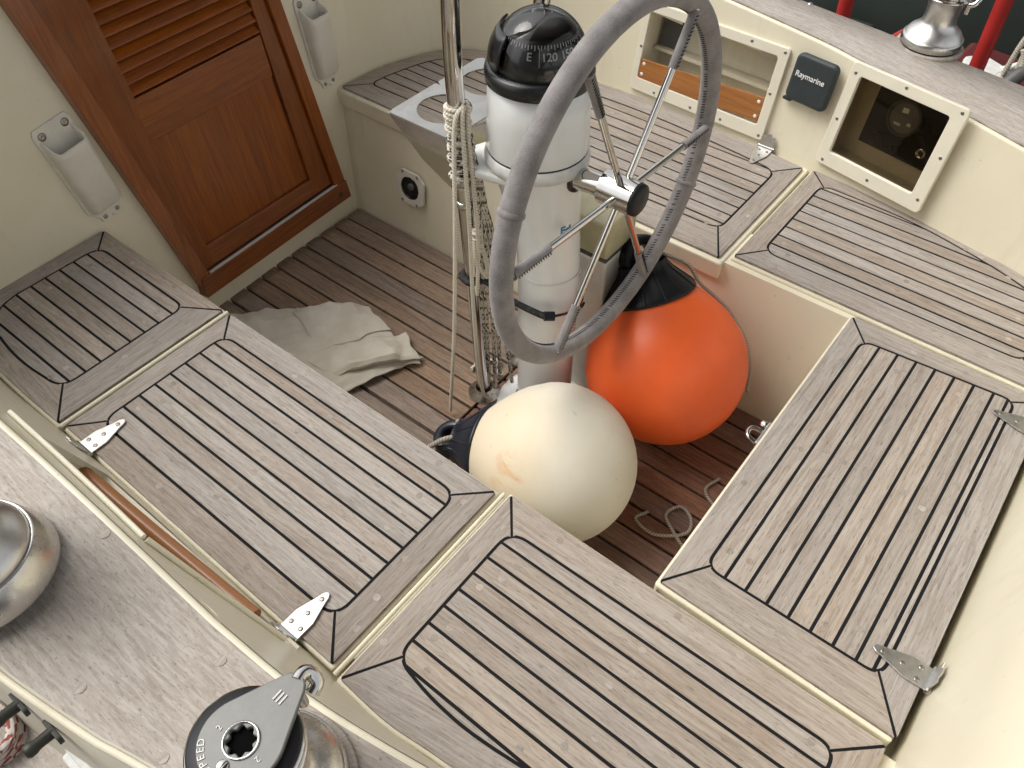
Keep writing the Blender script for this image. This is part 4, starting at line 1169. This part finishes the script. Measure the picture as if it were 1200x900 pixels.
for k0, k1, k2, ze in ((.014, .017, .012, -.26), (.020, .028, .024, -.285), (.022, .037, .036, -.24), (.012, .010, .004, -.29), (.018, .046, .060, -.27)):
    MB().tube([leg(.31)+RV*k0*.8+TV*.018, leg(.24)+RV*(k0+.006)+TV*.016, leg(.1)+RV*k1+TV*.010, leg(-.06)+RV*k1*1.06+TV*.008, leg(ze)+RV*k2+TV*.004], .0040, 8, 8).build('hanging_part', M['rope_fleck'], t)
MB().tube([leg(-.27)+V((.04, -.015, 0)), (.90, .75, -.303), (.925, .77, -.30), (.90, .80, -.303), (.87, .80, -.303)], .005, 8, 8).build('floor_tail', M['rope_fleck'], t)

# bungee
t = thing('bungee_cord', 'black bungee cord with wire hook stretched round the white column', 'bungee cord', tuple(leg(.0)))
MB().tube([leg(.035)+V((.02, .01, 0)), leg(.032)+V((-.010, .018, 0)), leg(.030)+V((-.018, -.008, 0)), leg(.028)+V((.005, -.024, 0)), (.822, .66, .024), (.829, .585, .020), (.840, .572, .018)], .0062, 10, 8).build('elastic', M['cord_black'], t)
MB().tube([leg(.035)+V((.02, .012, 0)), leg(.05)+V((.04, -.03, 0)), (.885, .69, .10), (.945, .64, .06), (.950, .612, .0), (.948, .60, -.02)], .0062, 10, 8).build('elastic', M['cord_black'], t)
MB().tube([(.829, .583, .020), (.842, .570, .018)], .0085, 14).build('crimp', M['rubber'], t)
MB().tube([(.842, .570, .018), (.868, .557, .015), (.895, .556, .012), (.906, .556, .017), (.907, .557, .028), (.911, .558, .031)], .0024, 8, 6).build('wire_hook', M['black'], t)
MB().tube([(.902, .556, .013), (.907, .556, .0), (.922, .561, -.004)], .0024, 8, 6).build('wire_hook', M['black'], t)

# ------------------------------------------------------------------ towel
def towel():
    mb = MB()
    Z0 = -.3075
    def creased(p, k):
        q = V((p.x*k, p.y*k, 3.7)); f = 0
        for i, (a_, amp, fr) in enumerate(((.4, .006, 1), (1.5, .005, 1.6), (2.6, .003, 2.7), (.9, .0018, 5.1))):
            d = p.x*math.cos(a_)+p.y*math.sin(a_)
            ph = d*fr*17+2.2*noise.noise(V((p.x*7+i, p.y*7, i*3.1)))
            f += amp*abs((ph % 2)-1)*(.35+max(0, noise.noise(V((p.x*6, p.y*6, i*1.7+5)))+.35))
        return f
    def patch(A, B, C, D, prof, n=70, m=40, lift=0, fade=True):
        """A-B is the low edge, D-C the edge where the profile ends"""
        A, B, C, D = [V(q) for q in (A, B, C, D)]; rows = []
        for i in range(n+1):
            s_ = i/n; r = []
            for j in range(m+1):
                q = j/m*(len(prof)-1); k = min(int(q), len(prof)-2); w = q-k
                w = w*w*(3-2*w)*.4+w*.6
                o = prof[k][0]*(1-w)+prof[k+1][0]*w; h = prof[k][1]*(1-w)+prof[k+1][1]*w
                wob = 1+.5*noise.noise(V((s_*3+A.x*20, .5, o*1.3)))
                tp = min(1, 4*s_, 4*(1-s_)) if fade else 1
                p = (A*(1-s_)+B*s_)*(1-o)+(D*(1-s_)+C*s_)*o
                e = V((noise.noise(V((p.x*24, p.y*24, 2))), noise.noise(V((p.x*24, p.y*24, 7)))))*.006
                p = p+e
                r.append((p.x, p.y, Z0+lift+h*.85*wob*(.35+.65*tp)+creased(p, 1)*1.5*(.55+.45*tp)))
            rows.append(r)
        mb.grid(rows)
    # sheet on the boards, then two turned-over folds
    patch((.63, 1.375), (.765, 1.245), (.830, .905), (.575, .99), [(0, .001), (.18, .014), (.34, .004), (.55, .020), (.7, .006), (.86, .012), (1, .0015)], 90, 60)
    patch((.765, 1.245), (.866, 1.115), (.810, .893), (.70, 1.02), [(0, .002), (.3, .016), (.6, .007), (.85, .016), (1, .002)], 70, 40, .002)
    patch((.70, 1.09), (.845, 1.02), (.868, 1.112), (.745, 1.232), [(0, .006), (.25, .012), (.6, .018), (.85, .024), (.97, .021), (1.0, .014), (.95, .009)], 70, 40, .006)
    patch((.66, 1.12), (.86, .985), (.815, .90), (.665, 1.01), [(0, .008), (.3, .020), (.65, .025), (.9, .029), (1.0, .020), (.97, .010), (.9, .005)], 80, 40, .004)
    return tag(mb.build('canvas_towel', M['cloth'], solid=.0016), 'crumpled beige canvas cloth lying on the floor boards', 'towel')
towel()

# stick in the slot
tag(MB().tube([(.149, .530, .046), (.146, .62, .048), (.142, .75, .050), (.140, .865, .052), (.1395, .892, .052)], lambda q: .0105 if q < .95 else .0085, 14, 4).build('wooden_stick', M['fiddle']), 'round varnished wooden stick lying in the slot of the near wall', 'stick')

# a grab line of tiny fittings on the far cap
for y, l in ((.60, 'small steel screw head at the outer edge of the far cap, nearest the picture top'), (.57, 'small steel screw head at the outer edge of the far cap, beside its twin')):
    tag(MB().lathe([(.006, -.004), (.006, .004), (.004, .006), (0, .006)], (1.742, y, ztop(y)+.006), (0, 0, 1), 12).build('cap_screw', M['steel']), l, 'screw', 'screws on the far cap')
# bits on the near outer face
def peg(label, y):
    z = ztop(y)-.07; x = -.065 if y > .55 else -.059
    t = thing('bronze_peg', label, 'peg', (x, y, z), 'dark pegs on the outer face of the near coaming')
    nn = V((-.97, 0, .12)).normalized(); al = V((0, 1, 0)); up = nn.cross(al)
    MB().plate(rrect(-.016, -.006, .016, .006, .004, 3), ((x-.014, y, z), al, up, nn), -.001, .004).build('plate', M['peg'], t, bevel=.001)
    MB().lathe([(.0065, .003), (.006, .02), (.0075, .024), (.0075, .030), (.005, .033), (0, .033)], (x-.012, y, z), nn, 16).build('stem', M['peg'], t)
peg('dark bronze peg below the near coaming edge, beside the coiled rope', .577)
peg('dark bronze peg below the near coaming edge, between rope and cleat', .528)
cl = MB()
for q in range(3):
    cl.tube([(-.128+.030*math.cos(a)*(1-.1*q), .640+.034*math.sin(a), .062+.011*q+.004*math.sin(2*a)) for a in [2*PI*i/24 for i in range(24)]], .006, 8, closed=True)
tag(cl.build('rope_coil', M['rope_red']), 'red flecked rope coil at the lower left corner', 'rope coil')
t = thing('white_cleat', 'white cleat at the bottom edge on the near side deck', 'cleat', (-.085, .525, .06))
MB().box((-.092, .495, .060), (-.066, .548, .085)).build('cleat_base', M['white_worn'], t, bevel=.004)
MB().box((-.084, .470, .085), (-.074, .562, .093)).build('cleat_horn', M['white_worn'], t, bevel=.003)

# ------------------------------------------------------------------ behind: the shed floor and cradle
structure(MB().add([(-8, -8, -2.0), (14, -8, -2.0), (14, 14, -2.0), (-8, 14, -2.0)], [(0, 1, 2, 3)]).build('shed_floor', M['concrete']))
def post(label, a, b, r, name='cradle_post', mat='red', cat='cradle post'):
    tag(MB().tube([a, b], r, 16).build(name, M[mat], origin=a), label, cat)
post('thick red steel post rising beside the far winch', (2.10, .21, -1.99), (2.10, .276, .75), .018)
post('short red steel post at the top edge, left of the far winch', (2.10, .52, -1.99), (2.10, .617, .55), .018)
post('thin red steel brace low behind the far coaming', (2.10, .53, .0), (2.10, .32, .22), .009, 'cradle_brace', cat='cradle brace')
# neighbouring hull
hl = MB()
hl.grid([[(3.0+.25*math.sin(q*.4), -1.0+q*.5, z) for q in range(12)] for z in (.45, -.18)]+[[(3.15, -1.0+q*.5, -.32) for q in range(12)], [(3.3, -1.0+q*.5, -1.2) for q in range(12)], [(3.7, -1.0+q*.5, -1.95) for q in range(12)]])
tag(hl.build('neighbour_hull', M['green'], solid=.02), 'dark green hull of the boat standing alongside', 'boat hull')
tag(MB().prism([(2.47, .12), (2.80, .10), (2.86, .40), (2.55, .42)], -.26, -.2).build('red_tray', M['maroon'], bevel=.02), 'dark red tray below the far winch', 'tray')
tag(MB().prism([(2.26, .235), (2.30, .20), (2.36, .22), (2.40, .29), (2.36, .33), (2.29, .32)], -.06, -.035).build('white_scrap', M['white_worn'], bevel=.008), 'white scrap of plastic lying behind the red post', 'plastic scrap')
MB().tube([(2.35, .24, -.045), (2.36, .20, -.02), (2.37, .185, .0)], .008, 8, 4).build('stub', M['white_worn'], bpy.data.objects['white_scrap'])
t = thing('block_tackle', 'white rope tackle with an oval pulley block behind the far coaming', 'tackle', (2.1, .2, .0))
MB().lathe([(.0, -.008), (.02, -.008), (.024, 0), (.02, .008), (0, .008)], (2.1, .195, .045), (-.75, -.3, .5), 24).build('block', M['white_plastic'], t)
MB().lathe([(.0, -.008), (.018, -.008), (.021, 0), (.018, .008), (0, .008)], (2.12, .178, .05), (-.75, -.3, .5), 24).build('block', M['grey_plastic'], t)
MB().tube([(2.1, .200, .06), (2.1, .192, .14), (2.1, .178, .20), (2.1, .170, .28)], .006, 8, 6).build('rope_part', M['rope'], t)
MB().tube([(2.1, .175, .02), (2.1, .178, .12), (2.1, .176, .18), (2.1, .168, .28)], .006, 8, 6).build('rope_part', M['rope'], t)
MB().tube([(2.09, .182, .13), (2.09, .172, .11), (2.09, .169, .09)], .007, 8, 4).build('rope_tail', M['rope'], t)
MB().tube([(2.1, .186, .18), (2.1, .192, .22), (2.1, .198, .25)], .007, 8, 4).build('rope_tail', M['rope'], t)
tag(MB().tube([(2.0, .23, -.05), (2.05, .19, .04), (2.1, .15, .09), (2.2, .05, .10), (2.3, -.1, .05)], .017, 12, 6).build('grey_hose', M['grey_plastic']), 'grey hose curving at the right picture edge', 'hose')

t = thing('trestle_stack', 'dark stack of crates in the gloom left of the far winch', 'crate stack', (2.75, .85, -.55))
MB().box((2.62, .78, -.50), (2.95, 1.05, -.30)).build('lower_crate', M['grey_plastic'], t, bevel=.01)
MB().box((2.66, .70, -.29), (2.86, .80, -.24)).build('upper_crate', M['peg'], t, bevel=.008)
tag(MB().box((2.5, -.6, -.62), (3.4, .95, -.56)).build('cradle_beam', M['maroon'], bevel=.01), 'dark red cradle beam lying behind the far winch', 'cradle beam')
# unseen shed roof and side walls, added to cut and bounce the sky light
M['shed'] = plain('bounce_shed_cladding', (.62, .59, .53), .7, mottle=.3, scale=2)  # kept pale so the unseen cladding bounces fill light
sh = MB()
sh.add([(-5, -2.2, 4.2), (7, -2.2, 4.2), (7, 1.0, 4.2), (-5, 1.0, 4.2)], [(3, 2, 1, 0)])
structure(sh.build('unseen_shed_roof', M['shed'], solid=.05))
sh = MB()
sh.add([(-5, -4, -2), (-5, 2, -2), (-5, 2, 4.2), (-5, -4, 4.2)], [(3, 2, 1, 0)])
sh.add([(7, -4, -2), (7, 2, -2), (7, 2, 4.2), (7, -4, 4.2)], [(0, 1, 2, 3)])
structure(sh.build('unseen_shed_wall', M['shed']))

# ------------------------------------------------------------------ light
w = bpy.data.worlds.new('World'); sc.world = w; w.use_nodes = True
N, L = w.node_tree.nodes, w.node_tree.links
sky = N.new('ShaderNodeTexSky'); sky.sky_type = 'NISHITA'; sky.sun_disc = False
EL, AZ = math.radians(54), math.radians(-22)
sky.sun_elevation = EL; sky.sun_rotation = AZ; sky.air_density = 1.2; sky.dust_density = 4.5; sky.ozone_density = .6
hs = N.new('ShaderNodeHueSaturation'); hs.inputs['Saturation'].default_value = .14; L.new(sky.outputs[0], hs.inputs['Color'])
L.new(hs.outputs[0], N['Background'].inputs[0]); N['Background'].inputs[1].default_value = .14
sl = bpy.data.lights.new('sun', 'SUN'); sl.energy = .9; sl.angle = math.radians(36); sl.color = (1, .95, .86)
so = bpy.data.objects.new('sun', sl); COL.objects.link(so)
d = V((math.sin(AZ)*math.cos(EL), math.cos(AZ)*math.cos(EL), math.sin(EL)))
so.rotation_euler = (-d).to_track_quat('-Z', 'Y').to_euler()

# ------------------------------------------------------------------ camera
cam = bpy.data.cameras.new('camera'); co = bpy.data.objects.new('camera', cam); COL.objects.link(co)
r0 = V((.61833753, -.78591151, -.00134068)); r1 = V((-.59269534, -.46519777, -.65749774)); r2 = V((.51611136, .40735015, -.75345532))
mx = Matrix((r0, -r1, -r2)).transposed().to_4x4(); mx.translation = V((0, 0, 1))*S
co.matrix_world = mx
cam.sensor_width = 36; cam.lens = 36*943.06/1200; cam.clip_start = .02; cam.clip_end = 200
sc.camera = co
sc.view_settings.view_transform = 'Standard'; sc.view_settings.look = 'None'; sc.view_settings.exposure = .66; sc.view_settings.gamma = 1
